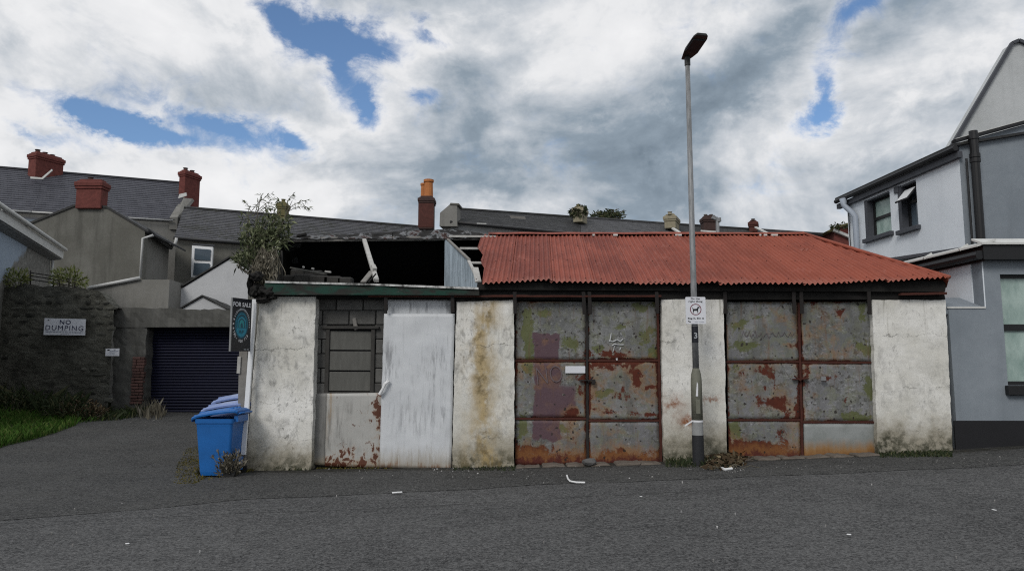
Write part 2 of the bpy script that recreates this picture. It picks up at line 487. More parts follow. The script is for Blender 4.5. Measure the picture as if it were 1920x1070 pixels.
    fl = b.add(gz, b.mul(b.add(run, -0.5), -0.35), b.mul(b.add(n, -0.5), -0.3))
    c = b.mix(b.step(fl, 0.22, 0.62, 0.95, 0.0), c, (0.27, 0.135, 0.035))
    c = b.mix(b.step(fl, 0.0, 0.34, 0.95, 0.0), c, (0.15, 0.055, 0.018))
    M['galv_foot'] = finish(b, c, 0.5, n, 0.1, 0.01, 0.0, 0.5)

    # -------- red corrugated iron
    b = material('red_oxide_corrugated')
    p = b.pos()
    px, py, pz = b.xyz(p)
    n = b.noise(b.vmul(p, (2.0, 0.8, 0.8)), 1.6, 6, 0.62)
    f = b.noise(p, 30.0, 4, 0.7)
    per = b.rand()
    c = b.mix(b.step(b.add(n, b.mul(b.add(per, -0.5), 0.22)), 0.3, 0.7), (0.185, 0.047, 0.032), (0.295, 0.080, 0.053))
    c = b.mix(b.mul(b.step(f, 0.55, 0.75), 0.35), c, (0.17, 0.045, 0.035))
    lw = b.noise(b.vadd(p, (5, 1, 2)), 7.0, 6, 0.7)
    c = b.mix(b.mul(b.step(lw, 0.56, 0.72), 0.40), c, (0.38, 0.135, 0.10))
    east = b.step(px, 1.5, 5.0)
    c = b.mix(b.mul(east, 0.5), c, (0.29, 0.068, 0.033))
    c = b.mix(b.mul(b.step(b.noise(p, 11.0, 6, 0.7), 0.66, 0.74), 0.6), c, (0.10, 0.03, 0.02))
    gx2, gy2, gz2 = b.xyz(b.tc('Generated'))
    lap = b.mul(b.step(gx2, 0.0, 0.035, 1.0, 0.0), b.step(b.noise(b.vmul(p, (1, 1, 1)), 3.0, 5, 0.7), 0.30, 0.55))  # shadow at the sheet laps painted as a dark line, with edge rust
    c = b.mix(b.mul(lap, 0.75), c, (0.055, 0.018, 0.014))
    c = b.mix(b.mul(b.step(b.add(gz2, b.mul(b.add(n, -0.5), 0.25)), 0.0, 0.10, 1.0, 0.0), 0.5), c, (0.36, 0.15, 0.115))
    stn = b.noise(b.vmul(p, (14, 0.6, 0.6)), 1.3, 6, 0.7)
    c = b.mix(b.mul(b.step(stn, 0.52, 0.72), 0.55), c, (0.135, 0.036, 0.028))
    c = b.mix(b.mul(b.step(b.noise(b.vadd(p, (2, 3, 0)), 2.6, 7, 0.72), 0.58, 0.70), 0.35), c, (0.40, 0.17, 0.135))
    M['red_tin'] = finish(b, c, 0.72, f, 0.15, 0.005, 0.0, 0.3)

    # -------- sheets, timber, steel
    def sheet(name, c1, c2, dirt, rustpos=None):
        b = material(name)
        p = b.pos()
        px, py, pz = b.xyz(p)
        gx, gy, gz = b.xyz(b.tc('Generated'))
        st = b.noise(b.vmul(b.vadd(p, (3.7, 0, 1.9)), (5.5, 5.5, 0.55)), 2.2, 8, 0.72, 0.15)
        st2 = b.noise(b.vmul(b.vadd(p, (3, 0, 1)), (16, 16, 1.5)), 1.5, 6, 0.7)
        n = b.noise(p, 2.2, 5, 0.6)
        c = b.mix(n, c1, c2)
        ar = b.mul(b.step(b.noise(b.vadd(p, (1, 0, 6)), 1.6, 4), 0.40, 0.60), b.step(gz, 0.10, 0.4), b.step(gz, 0.98, 0.72))
        c = b.mix(b.mul(b.step(st, 0.46, 0.62), ar, 0.80), c, dirt)
        c = b.mix(b.mul(b.step(st2, 0.54, 0.72), 0.30), c, dirt)
        fl = b.add(gz, b.mul(b.add(st2, -0.5), -0.18))
        c = b.mix(b.step(fl, 0.0, 0.17, 0.8, 0.0), c, (0.27, 0.225, 0.155))
        c = b.mix(b.mul(b.step(fl, 0.0, 0.05, 0.8, 0.0), b.step(n, 0.4, 0.6)), c, (0.20, 0.09, 0.04))
        if rustpos:
            t = b.add(gx, b.mul(b.add(n, -0.5), -0.8))
            edge = b.m('MAXIMUM', b.step(t, 0.55, 0.95), b.step(b.add(gz, b.mul(b.add(n, -0.5), 0.5)), 0.38, 0.04))
            rn = b.add(b.noise(b.vmul(p, (1.3, 1, 0.9)), 8.0, 7, 0.7, 0.6), b.mul(edge, 0.15))
            c = b.mix(b.mul(b.step(rn, 0.56, 0.66), edge, 0.6), c, (0.33, 0.20, 0.11))
            c = b.mix(b.step(rn, 0.635, 0.67), c, b.mix(st, (0.045, 0.018, 0.012), (0.14, 0.045, 0.02)))
            c = b.mix(b.mul(b.step(b.m('ABSOLUTE', b.add(gx, -0.06, b.mul(b.add(n, -0.5), 0.10))), 0.0, 0.10, 1.0, 0.0), b.step(st2, 0.4, 0.6), b.step(gz, 0.2, 0.9), 0.6), c, (0.27, 0.16, 0.05))
        return finish(b, c, 0.55, b.add(n, b.mul(st2, 0.3)), 0.25, 0.02, 0.0, 0.4)
    M['white_sheet'] = sheet('white_painted_sheet', (0.52, 0.54, 0.565), (0.64, 0.655, 0.67), (0.20, 0.205, 0.215))
    M['low_sheet'] = sheet('weathered_pale_sheet', (0.33, 0.325, 0.305), (0.46, 0.455, 0.435), (0.17, 0.165, 0.155), True)
    M['strip_sheet'] = sheet('grey_sheet', (0.16, 0.158, 0.15), (0.23, 0.225, 0.215), (0.09, 0.088, 0.08))
    M['rail'] = plain('rusted_rail', (0.060, 0.017, 0.011), 0.85, 0.8, 14)
    M['strap'] = plain('dark_iron', (0.020, 0.017, 0.016), 0.8, 0.5, 14)
    M['dark_timber'] = plain('rotten_dark_timber', (0.013, 0.012, 0.011), 0.9, 0.7, 9, bump=0.5)  # shade under the eaves put into this timber's dark tone
    M['grey_timber'] = plain('weathered_timber', (0.20, 0.19, 0.175), 0.85, 0.6, 9, bump=0.4)
    M['pale_timber'] = plain('bleached_timber', (0.42, 0.41, 0.39), 0.85, 0.55, 9, bump=0.4)
    M['louvre'] = plain('grimy_boards', (0.105, 0.104, 0.095), 0.85, 0.45, 7, bump=0.4, streak=True)
    M['louvre_frame'] = plain('grimy_frame', (0.042, 0.040, 0.037), 0.85, 0.6, 9, bump=0.4)

    b = material('green_fascia_paint')
    p = b.pos()
    n = b.noise(b.vmul(p, (0.8, 1, 2.5)), 3.0, 7, 0.65, 0.3)
    c = b.mix(b.step(n, 0.40, 0.60), (0.022, 0.022, 0.019), (0.010, 0.047, 0.033))
    c = b.mix(b.step(b.noise(b.vmul(p, (0.5, 1, 2)), 5.0, 6, 0.7), 0.62, 0.70), c, (0.085, 0.085, 0.08))
    M['fascia'] = finish(b, c, 0.8, n, 0.5, 0.02)

    b = material('pale_capping')
    p = b.pos()
    n = b.noise(b.vmul(p, (1.2, 1, 1)), 4.0, 6, 0.7)
    c = b.mix(b.step(n, 0.36, 0.60), (0.09, 0.09, 0.085), (0.60, 0.60, 0.585))
    M['capping'] = finish(b, c, 0.7, n, 0.3)

    b = material('concrete_block')
    p = b.pos()
    n = b.noise(p, 4.0, 6, 0.65)
    f = b.noise(p, 40.0, 4, 0.7)
    k = b.add(b.mul(n, 0.7), b.mul(b.rand(), 0.35), b.mul(f, 0.35))
    c = b.mix(b.step(k, 0.35, 1.05), (0.060, 0.059, 0.056), (0.165, 0.162, 0.153))
    c = b.mix(b.mul(b.step(b.noise(p, 11.0, 6, 0.7), 0.62, 0.72), 0.5), c, (0.22, 0.215, 0.20))
    M['block'] = finish(b, c, 0.92, b.add(n, f), 0.6, 0.012)
    M['mortar'] = plain('dark_mortar', (0.040, 0.039, 0.036), 0.95, 0.5, 12, bump=0.5)
    M['soot'] = plain('sooty_interior', (0.0085, 0.0085, 0.010), 0.95, 0.5, 4)  # darkness of the enclosed interior put into the colour
    b = material('pale_blue_tin')
    p = b.pos()
    n = b.noise(b.vmul(p, (1, 3, 0.6)), 3.0, 7, 0.7)
    c = b.mix(b.step(n, 0.36, 0.66), (0.40, 0.47, 0.53), (0.24, 0.29, 0.33))
    c = b.mix(b.step(b.noise(p, 9.0, 6, 0.7), 0.64, 0.72), c, (0.15, 0.10, 0.07))
    M['blue_tin'] = finish(b, c, 0.6, n, 0.2)
    b = material('decayed_roof_edge')
    p = b.pos()
    n = b.noise(b.vmul(p, (1.0, 2, 2)), 2.6, 7, 0.7, 0.4)
    c = b.ramp(n, [(0.30, (0.010, 0.010, 0.010)), (0.52, (0.022, 0.021, 0.021)), (0.575, (0.20, 0.21, 0.22)), (0.62, (0.05, 0.022, 0.018)), (0.70, (0.015, 0.015, 0.015))])
    M['remnant'] = finish(b, c, 0.8, n, 0.6, 0.02)
    M['grey_strip'] = plain('weathered_lead', (0.235, 0.24, 0.24), 0.8, 0.55, 5, bump=0.3)

    # -------- masonry of the lane
    b = material('old_lane_wall')
    p = b.pos()
    n = b.noise(p, 1.1, 6, 0.65)
    n2 = b.noise(b.vmul(p, (0.6, 1, 2.0)), 5.0, 7, 0.68, 0.4)
    f = b.noise(p, 26.0, 5, 0.75)
    c = b.mix(b.step(b.add(b.mul(n, 0.6), b.mul(n2, 0.5)), 0.40, 0.70), (0.040, 0.039, 0.031), (0.135, 0.132, 0.110))
    c = b.mix(b.mul(b.step(f, 0.50, 0.72), 0.55), c, (0.030, 0.030, 0.025))
    c = b.mix(b.mul(b.step(b.noise(b.vadd(p, (9, 2, 4)), 2.2, 5, 0.6), 0.58, 0.70), 0.45), c, (0.022, 0.022, 0.019))
    c = b.mix(b.mul(b.step(b.noise(p, 8.0, 6, 0.75), 0.62, 0.75), 0.35), c, (0.165, 0.162, 0.145))
    M['lane_wall'] = finish(b, c, 0.95, b.add(n2, f), 0.9, 0.04)
    b = material('rubble_stone')
    p = b.pos()
    n = b.noise(p, 6.0, 6, 0.7)
    k = b.add(b.mul(n, 0.7), b.mul(b.rand(), 0.5))
    c = b.mix(b.step(k, 0.3, 0.95), (0.024, 0.024, 0.020), (0.115, 0.113, 0.096))
    M['stone'] = finish(b, c, 0.95, b.add(n, b.mul(b.noise(p, 25.0, 4, 0.7), 0.6)), 0.8, 0.03)
    b = material('old_brick')
    p = b.pos()
    n = b.noise(p, 9.0, 5, 0.7)
    c = b.mix(b.add(b.mul(n, 0.7), b.mul(b.rand(), 0.4)), (0.050, 0.029, 0.025), (0.150, 0.080, 0.070))
    M['brick'] = finish(b, c, 0.95, n, 0.5)
    M['lintel'] = plain('weathered_concrete', (0.088, 0.087, 0.080), 0.92, 0.75, 2.2, bump=0.5, streak=True)
    M['shutter'] = plain('dark_blue_shutter', (0.004, 0.005, 0.021), 0.6, 0.35, 3, spec=0.3)

    # -------- far houses
    def wallmat(name, c1, c2, streaks=0.5, bump=0.35):
        b = material(name)
        p = b.pos()
        n = b.noise(p, 0.55, 6, 0.62)
        s_ = b.noise(b.vmul(p, (2.4, 2.4, 0.25)), 1.0, 6, 0.65)
        f = b.noise(p, 9.0, 5, 0.7)
        c = b.mix(b.step(b.add(n, b.mul(b.add(f, -0.5), 0.25)), 0.32, 0.68), c1, c2)
        c = b.mix(b.mul(b.step(s_, 0.50, 0.72), streaks), c, tuple(x * 0.5 for x in c1))
        return finish(b, c, 0.92, b.add(f, b.mul(b.noise(p, 40.0, 3), 0.5)), bump, 0.02)
    M['cement'] = wallmat('cement_render', (0.108, 0.105, 0.091), (0.160, 0.157, 0.140))
    M['cement_pale'] = wallmat('pale_cement_render', (0.165, 0.160, 0.144), (0.225, 0.22, 0.205))
    M['gable_white'] = wallmat('whitewashed_gable', (0.45, 0.455, 0.465), (0.53, 0.535, 0.545), 0.10)
    M['pale_blue'] = wallmat('pale_blue_paint', (0.28, 0.35, 0.44), (0.34, 0.41, 0.49), 0.15)
    b = material('half_painted_side_wall')
    p = b.pos()
    px, py, pz = b.xyz(p)
    n = b.noise(p, 1.6, 6, 0.65)
    f = b.noise(p, 9.0, 5, 0.7)
    gr = b.mix(b.step(f, 0.35, 0.7), (0.125, 0.122, 0.110), (0.24, 0.235, 0.215))
    bl = b.mix(n, (0.25, 0.31, 0.39), (0.33, 0.39, 0.46))
    e = b.add(py, b.mul(pz, -1.73), b.mul(b.add(n, -0.5), 1.4))
    c = b.mix(b.step(e, 12.6, 12.95), bl, gr)
    M['half_blue'] = finish(b, c, 0.9, f, 0.4, 0.02)

    def slate(name, c1, c2, moss=0.0, pale=0.0):
        b = material(name)
        uv = b.tc('UV')
        br = b.n('ShaderNodeTexBrick')
        b.put(br.inputs['Vector'], uv)
        b.put(br.inputs['Color1'], (0, 0, 0))
        b.put(br.inputs['Color2'], (1, 1, 1))
        b.put(br.inputs['Mortar'], (0.5, 0.5, 0.5))
        br.inputs['Scale'].default_value = 1.0
        br.inputs['Mortar Size'].default_value = 0.006
        br.inputs['Brick Width'].default_value = 0.30
        br.inputs['Row Height'].default_value = 0.24
        p = b.pos()
        n = b.noise(p, 0.8, 6, 0.65)
        f = b.noise(p, 7.0, 5, 0.75)
        t = b.n('ShaderNodeRGBToBW')
        b.put(t.inputs[0], br.outputs[0])
        c = b.mix(b.add(b.mul(t.outputs[0], 0.55), b.mul(n, 0.45)), c1, c2)
        c = b.mix(b.mul(br.outputs[1], 0.8), c, tuple(x * 0.3 for x in c1))
        if moss:
            c = b.mix(b.mul(b.step(b.add(b.mul(f, 0.6), b.mul(n, 0.4)), 0.50, 0.58), moss), c, (0.020, 0.021, 0.012))
        if pale:
            c = b.mix(b.mul(b.step(b.noise(b.vadd(p, (5, 5, 0)), 3.0, 6, 0.7), 0.52, 0.68), pale), c, (0.15, 0.148, 0.14))
        return finish(b, c, 0.62, b.add(t.outputs[0], f), 0.35, 0.03, 0.0, 0.4)
    M['slate_a'] = slate('blue_slates', (0.040, 0.041, 0.052), (0.077, 0.078, 0.094))
    M['slate_b'] = slate('mossy_slates', (0.042, 0.042, 0.048), (0.088, 0.087, 0.095), 0.85, 0.3)
    M['slate_c'] = slate('grey_slates', (0.032, 0.032, 0.034), (0.068, 0.068, 0.070), 0.5, 0.1)
    M['slate_d'] = slate('pale_slates', (0.065, 0.065, 0.072), (0.125, 0.124, 0.130), 0.3, 0.5)
    M['chim_red'] = plain('red_chimney_brick', (0.135, 0.040, 0.033), 0.9, 0.85, 6, bump=0.6)
    M['chim_dark'] = plain('dark_chimney_brick', (0.058, 0.034, 0.030), 0.9, 0.6, 5, bump=0.4)
    M['chim_buff'] = plain('buff_chimney_brick', (0.265, 0.235, 0.165), 0.9, 0.6, 5, bump=0.4)
    M['chim_moss'] = plain('mossy_chimney_brick', (0.135, 0.120, 0.055), 0.9, 0.7, 4, bump=0.5)
    M['chim_soot'] = plain('sooty_red_chimney_brick', (0.082, 0.030, 0.024), 0.9, 0.9, 6, bump=0.6)
    M['pot'] = plain('terracotta_pot', (0.42, 0.155, 0.050), 0.8, 0.35, 4)
    M['pot_grey'] = plain('grey_pot', (0.16, 0.15, 0.14), 0.8, 0.4, 4)
    M['upvc'] = plain('white_upvc', (0.72, 0.73, 0.74), 0.4, 0.1, 3, bump=0.02)
    M['gutter_dark'] = plain('dark_gutter', (0.018, 0.018, 0.019), 0.5, 0.3, 4)
    M['gutter_white'] = plain('dulled_white_gutter', (0.50, 0.50, 0.49), 0.5, 0.3, 4)
    b = material('reflecting_glass')
    n = b.noise(b.pos(), 1.2, 3)
    M['glass'] = finish(b, b.mix(n, (0.045, 0.065, 0.085), (0.10, 0.13, 0.16)), 0.08, None, 0, 0, 0.0, 0.9)
    b = material('frosted_glass')
    p = b.pos()
    n = b.noise(b.vmul(p, (1, 1, 0.6)), 3.5, 6, 0.65)
    M['frost'] = finish(b, b.mix(b.step(n, 0.3, 0.7), (0.22, 0.31, 0.28), (0.40, 0.50, 0.46)), 0.25, n, 0.1, 0.01, 0.0, 0.6)

    # -------- painted house on the right
    M['house_pale'] = wallmat('pale_painted_render', (0.66, 0.70, 0.745), (0.75, 0.79, 0.83), 0.12, 0.10)
    M['house_grey'] = wallmat('blue_grey_painted_render', (0.195, 0.222, 0.250), (0.255, 0.285, 0.315), 0.22, 0.12)
    M['house_gable'] = wallmat('pale_grey_gable_render', (0.42, 0.435, 0.435), (0.52, 0.535, 0.54), 0.18)
    M['black_gloss'] = plain('black_paint', (0.013, 0.013, 0.014), 0.45, 0.3, 4)
    M['plinth'] = plain('black_plinth_paint', (0.012, 0.012, 0.014), 0.75, 0.3, 4)
    M['grey_trim'] = plain('dark_grey_trim', (0.060, 0.064, 0.075), 0.6, 0.3, 4)
    M['grey_pvc'] = plain('pale_grey_downpipe', (0.33, 0.37, 0.43), 0.5, 0.2, 4)
    M['lead_white'] = plain('pale_lead_flashing', (0.56, 0.56, 0.54), 0.6, 0.35, 4)

    # -------- street things
    b = material('galvanised_lamp_post')
    p = b.pos()
    n = b.noise(b.vmul(p, (4, 4, 0.8)), 5.0, 6, 0.7)
    M['lamp_steel'] = finish(b, b.mix(b.step(n, 0.3, 0.7), (0.15, 0.155, 0.16), (0.29, 0.295, 0.30)), 0.6, n, 0.2, 0.01, 0.3, 0.4)
    M['lamp_base'] = plain('stone_grey_post_paint', (0.155, 0.155, 0.122), 0.65, 0.5, 8, bump=0.3)
    M['lamp_band'] = plain('silver_band', (0.27, 0.275, 0.275), 0.6, 0.4, 9)
    M['lamp_foot'] = plain('black_post_paint', (0.020, 0.021, 0.024), 0.7, 0.6, 8, bump=0.3)
    M['lamp_head'] = plain('dark_grey_casting', (0.033, 0.034, 0.035), 0.55, 0.25, 6)
    M['lens'] = plain('led_lens', (0.022, 0.026, 0.030), 0.6, 0.2, 9, spec=0.3)
    M['bin_blue'] = plain('blue_bin_plastic', (0.008, 0.110, 0.365), 0.45, 0.30, 4, bump=0.04, spec=0.45)
    M['bin_blue2'] = plain('faded_blue_bin_plastic', (0.20, 0.27, 0.50), 0.22, 0.12, 3, bump=0.04, spec=0.5)  # sky reflection on the rear bins put into this pale colour
    M['rubber'] = plain('rubber', (0.015, 0.015, 0.015), 0.8, 0.2, 6)
    M['sign_white'] = plain('white_sign_plate', (0.66, 0.67, 0.71), 0.4, 0.10, 5, bump=0.02)
    M['navy_ink'] = plain('navy_print', (0.012, 0.012, 0.055), 0.5, 0.05)
    M['black_ink'] = plain('black_print', (0.012, 0.012, 0.014), 0.5, 0.05)
    M['grey_ink'] = plain('grey_print', (0.22, 0.24, 0.30), 0.5, 0.05)
    M['red_ink'] = plain('dark_red_print', (0.16, 0.022, 0.045), 0.5, 0.05)
    M['sale_black'] = plain('black_sign_board', (0.010, 0.011, 0.016), 0.45, 0.1, 5, bump=0.02)
    M['white_ink'] = plain('white_print', (0.72, 0.72, 0.74), 0.5, 0.05)
    M['grey_white_ink'] = plain('faded_white_print', (0.36, 0.38, 0.40), 0.5, 0.05)
    M['teal_dark'] = plain('dark_teal_print', (0.008, 0.075, 0.115), 0.5, 0.05)
    M['teal'] = plain('teal_print', (0.018, 0.235, 0.345), 0.5, 0.05)
    M['teal_green'] = plain('sea_green_print', (0.02, 0.27, 0.30), 0.5, 0.05)
    M['chalk'] = plain('white_spray_paint', (0.52, 0.53, 0.54), 0.8, 0.3, 9)
    M['faint'] = plain('scratched_paint', (0.135, 0.105, 0.115), 0.8, 0.5, 12)
    M['steel'] = plain('worn_steel', (0.30, 0.30, 0.30), 0.4, 0.4, 12, metal=0.6)
    M['white_scrap'] = plain('white_plastic_scrap', (0.74, 0.74, 0.74), 0.6, 0.1, 5)
    M['concrete'] = plain('broken_concrete', (0.125, 0.105, 0.088), 0.95, 0.7, 5, bump=0.8)
    M['loose_stone'] = plain('grey_stone', (0.105, 0.102, 0.100), 0.9, 0.4, 9, bump=0.6)

    # -------- plants
    def leaf(name, c1, c2, c3):
        b = material(name)
        n = b.noise(b.pos(), 2.5, 4, 0.6)
        g_ = b.n('ShaderNodeNewGeometry').outputs['Random Per Island']
        c = b.mix(n, c1, c2)
        c = b.mix(b.step(g_, 0.62, 0.98), c, c3)
        return finish(b, c, 0.7, None, 0, 0, 0.0, 0.2)
    M['leaf_grey'] = leaf('grey_green_leaves', (0.052, 0.064, 0.030), (0.105, 0.124, 0.060), (0.23, 0.245, 0.145))
    M['leaf_dark'] = leaf('dark_green_leaves', (0.014, 0.022, 0.009), (0.034, 0.048, 0.018), (0.075, 0.075, 0.035))
    M['leaf_yellow'] = leaf('yellow_green_leaves', (0.10, 0.125, 0.035), (0.17, 0.195, 0.06), (0.25, 0.25, 0.10))
    M['grass'] = leaf('lush_grass', (0.018, 0.048, 0.006), (0.052, 0.120, 0.012), (0.09, 0.12, 0.03))
    M['moss'] = leaf('yellow_moss', (0.050, 0.046, 0.010), (0.105, 0.092, 0.018), (0.15, 0.115, 0.03))
    M['dry'] = leaf('dry_stalks', (0.075, 0.066, 0.048), (0.15, 0.135, 0.10), (0.27, 0.25, 0.20))
    M['dead_leaf'] = leaf('dead_leaves', (0.030, 0.022, 0.013), (0.085, 0.056, 0.030), (0.19, 0.15, 0.09))
    M['bark'] = plain('twig_bark', (0.095, 0.085, 0.068), 0.9, 0.5, 9)
    M['soil'] = plain('grassy_soil', (0.022, 0.030, 0.010), 0.95, 0.5, 4, bump=0.6)
    M['chips'] = leaf('pale_chips', (0.16, 0.155, 0.145), (0.32, 0.31, 0.30), (0.55, 0.54, 0.53))


build_materials()

# ================================================================ mesh helpers
class MB:
    def __init__(s):
        s.v, s.f, s.uv = [], [], None

    def _add(s, vs, fs):
        o = len(s.v)
        s.v += [tuple(q) for q in vs]
        s.f += [tuple(i + o for i in q) for q in fs]
        return s

    def box(s, x0, x1, y0, y1, z0, z1):
        return s._add([(x0, y0, z0), (x1, y0, z0), (x1, y1, z0), (x0, y1, z0), (x0, y0, z1), (x1, y0, z1), (x1, y1, z1), (x0, y1, z1)],
                      [(0, 3, 2, 1), (4, 5, 6, 7), (0, 1, 5, 4), (1, 2, 6, 5), (2, 3, 7, 6), (3, 0, 4, 7)])

    def prism(s, front, off):
        """closed prism: polygon (wound clockwise or not) swept by off"""
        n = len(front)
        front = [Vector(q) for q in front]
        back = [q + Vector(off) for q in front]
        nrm = Vector((0, 0, 0))
        for i in range(n):
            nrm += front[i].cross(front[(i + 1) % n])
        if nrm.dot(Vector(off)) > 0:
            front.reverse()
            back.reverse()
        fs = [tuple(range(n)), tuple(reversed(range(n, 2 * n)))]
        for i in range(n):
            j = (i + 1) % n
            fs.append((j, i, n + i, n + j))
        return s._add(front + back, fs)

    def bar(s, a, b, wx, wz, up=(0, 0, 1)):
        a, b = Vector(a), Vector(b)
        d = (b - a).normalized()
        up = Vector(up)
        if abs(d.dot(up)) > 0.95:
            up = Vector((0, 1, 0))
        x = d.cross(up).normalized() * wx / 2
        z = x.normalized().cross(d) * wz / 2
        vs = [a - x - z, a + x - z, a + x + z, a - x + z, b - x - z, b + x - z, b + x + z, b - x + z]
        return s._add(vs, [(0, 1, 2, 3), (7, 6, 5, 4), (1, 0, 4, 5), (2, 1, 5, 6), (3, 2, 6, 7), (0, 3, 7, 4)])

    def tube(s, pts, rad, n=10, cap=True):
        pts = [Vector(q) for q in pts]
        rad = [rad] * len(pts) if not isinstance(rad, (list, tuple)) else rad
        vs, fs = [], []
        ref = None
        for i, q in enumerate(pts):
            d = (pts[min(i + 1, len(pts) - 1)] - pts[max(i - 1, 0)]).normalized()
            if ref is None:
                ref = Vector((1, 0, 0)) if abs(d.x) < 0.9 else Vector((0, 1, 0))
            x = (ref - d * ref.dot(d)).normalized()
            ref = x
            y = d.cross(x)
            for k in range(n):
                a = 2 * math.pi * k / n
                vs.append(q + (x * math.cos(a) + y * math.sin(a)) * rad[i])
        for i in range(len(pts) - 1):
            for k in range(n):
                j = (k + 1) % n
                fs.append((i * n + k, i * n + j, (i + 1) * n + j, (i + 1) * n + k))
        if cap:
            fs.append(tuple(reversed(range(n))))
            fs.append(tuple(range((len(pts) - 1) * n, len(pts) * n)))
        return s._add(vs, fs)

    def grid(s, fn, us, vs_):
        nu, nv = len(us), len(vs_)
        vs = [fn(a, b) for a in us for b in vs_]
        fs = [(i * nv + j, (i + 1) * nv + j, (i + 1) * nv + j + 1, i * nv + j + 1) for i in range(nu - 1) for j in range(nv - 1)]
        return s._add(vs, fs)

    def slab(s, tl, tr, br, bl, depth, step=0.06, amp=0.006, edge=0.012, seed=0.0):
        """a rough, slightly uneven slab whose front corners are given"""
        tl, tr, br, bl = (Vector(q) for q in (tl, tr, br, bl))
        nu = max(2, int((tr - tl).length / step))
        nv = max(2, int((tl - bl).length / step))
        def fn(a, b):
            q = tl.lerp(tr, a).lerp(bl.lerp(br, a), b)
            o = Vector((seed * 3.1, seed, 0))
            e = edge * (1.6 * mnoise.noise(q * 4.0 + o) + 1.4 * mnoise.noise(q * 13.0 + o))
            q = q.copy()
            if a in (0.0, 1.0):
                q.x += e
            if b == 0.0:
                q.z += e * 0.7
            q.y += amp * 2.0 * mnoise.noise(q * 3.0 + o) + amp * mnoise.noise(q * 11.0 + o)
            return q
        us = [i / nu for i in range(nu + 1)]
        vv = [i / nv for i in range(nv + 1)]
        o = len(s.v)
        s.grid(fn, vv and us, vv)
        m_ = nv + 1
        idx = lambda i, j: o + i * m_ + j
        # grid faces run u-major; flip so that they look towards -Y
        s.f = s.f[:len(s.f) - nu * nv] + [tuple(q) for q in s.f[len(s.f) - nu * nv:]]
        rim = [idx(i, 0) for i in range(nu + 1)] + [idx(nu, j) for j in range(1, nv + 1)] + [idx(i, nv) for i in range(nu - 1, -1, -1)] + [idx(0, j) for j in range(nv - 1, 0, -1)]
        b0 = len(s.v)
        s.v += [(s.v[k][0], s.v[k][1] + depth, s.v[k][2]) for k in rim]
        n = len(rim)
        for i in range(n):
            j = (i + 1) % n
            s.f.append((rim[j], rim[i], b0 + i, b0 + j))
        s.f.append(tuple(b0 + i for i in range(n)))
        return s

    def build(s, name, mat, parent=None, smooth=False, recalc=True, loc=None):
        me = bpy.data.meshes.new(name)
        off = Vector(loc) if loc is not None else (BASE.get(parent.name, Vector((0, 0, 0))) if parent is not None else Vector((0, 0, 0)))
        if off.length > 0:
            a = np.array(s.v, dtype=float) - np.array(off)
            me.from_pydata(a.tolist(), [], s.f)
        else:
            me.from_pydata(s.v, [], s.f)
        if recalc:
            bm = bmesh.new()
            bm.from_mesh(me)
            bmesh.ops.recalc_face_normals(bm, faces=bm.faces)
            bm.to_mesh(me)
            bm.free()
        if smooth:
            me.polygons.foreach_set('use_smooth', [True] * len(me.polygons))
        me.materials.append(mat)
        me.update()
        o = bpy.data.objects.new(name, me)
        col.objects.link(o)
        if parent is not None:
            o.parent = parent
            BASE[o.name] = off
        elif loc is not None:
            o.location = loc
        return o


BASE = {}


def tag(o, label, cat, group=None):
    o['label'] = label
    o['category'] = cat
    if group:
        o['group'] = group
    return o


def structure(o, kind='structure'):
    o['kind'] = kind
    return o


def thing(name, label, cat, loc=(0, 0, 0), group=None):
    o = bpy.data.objects.new(name, None)
    o.empty_display_size = 0.2
    col.objects.link(o)
    o.location = loc
    BASE[o.name] = Vector(loc)
    return tag(o, label, cat, group)


def bevel(o, w=0.006, seg=1):
    m_ = o.modifiers.new('bevel', 'BEVEL')
    m_.width = w
    m_.segments = seg
    m_.limit_method = 'ANGLE'
    return o


def lettering(txt, name, mat, parent, mtx, width=None, height=None, fat=0.0, depth=0.0015, spacing=1.0):
    """flat raised print: text laid out in the x-z plane of mtx (facing -y)"""
    cu = bpy.data.curves.new(name, 'FONT')
    cu.body = txt
    cu.align_x = 'CENTER'
    cu.align_y = 'CENTER'
    cu.extrude = 0.0
    cu.offset = fat
    cu.resolution_u = 3
    cu.space_character = spacing
    ob = bpy.data.objects.new(name, cu)
    col.objects.link(ob)
    dg = bpy.context.evaluated_depsgraph_get()
    me0 = bpy.data.meshes.new_from_object(ob.evaluated_get(dg))
    vs = np.array([v.co[:] for v in me0.vertices])
    fs = [tuple(p.vertices) for p in me0.polygons]
    bpy.data.objects.remove(ob)
    bpy.data.meshes.remove(me0)
    x0, x1, y0, y1 = vs[:, 0].min(), vs[:, 0].max(), vs[:, 1].min(), vs[:, 1].max()
    sx = width / (x1 - x0) if width else None
    sy = height / (y1 - y0) if height else None
    sx = sx or sy
    sy = sy or sx
    mb = MB()
    pts = [mtx @ Vector(((v[0] - (x0 + x1) / 2) * sx, -depth, (v[1] - (y0 + y1) / 2) * sy)) for v in vs]
    mb._add(pts, fs)
    return mb.build(name, mat, parent, recalc=False)


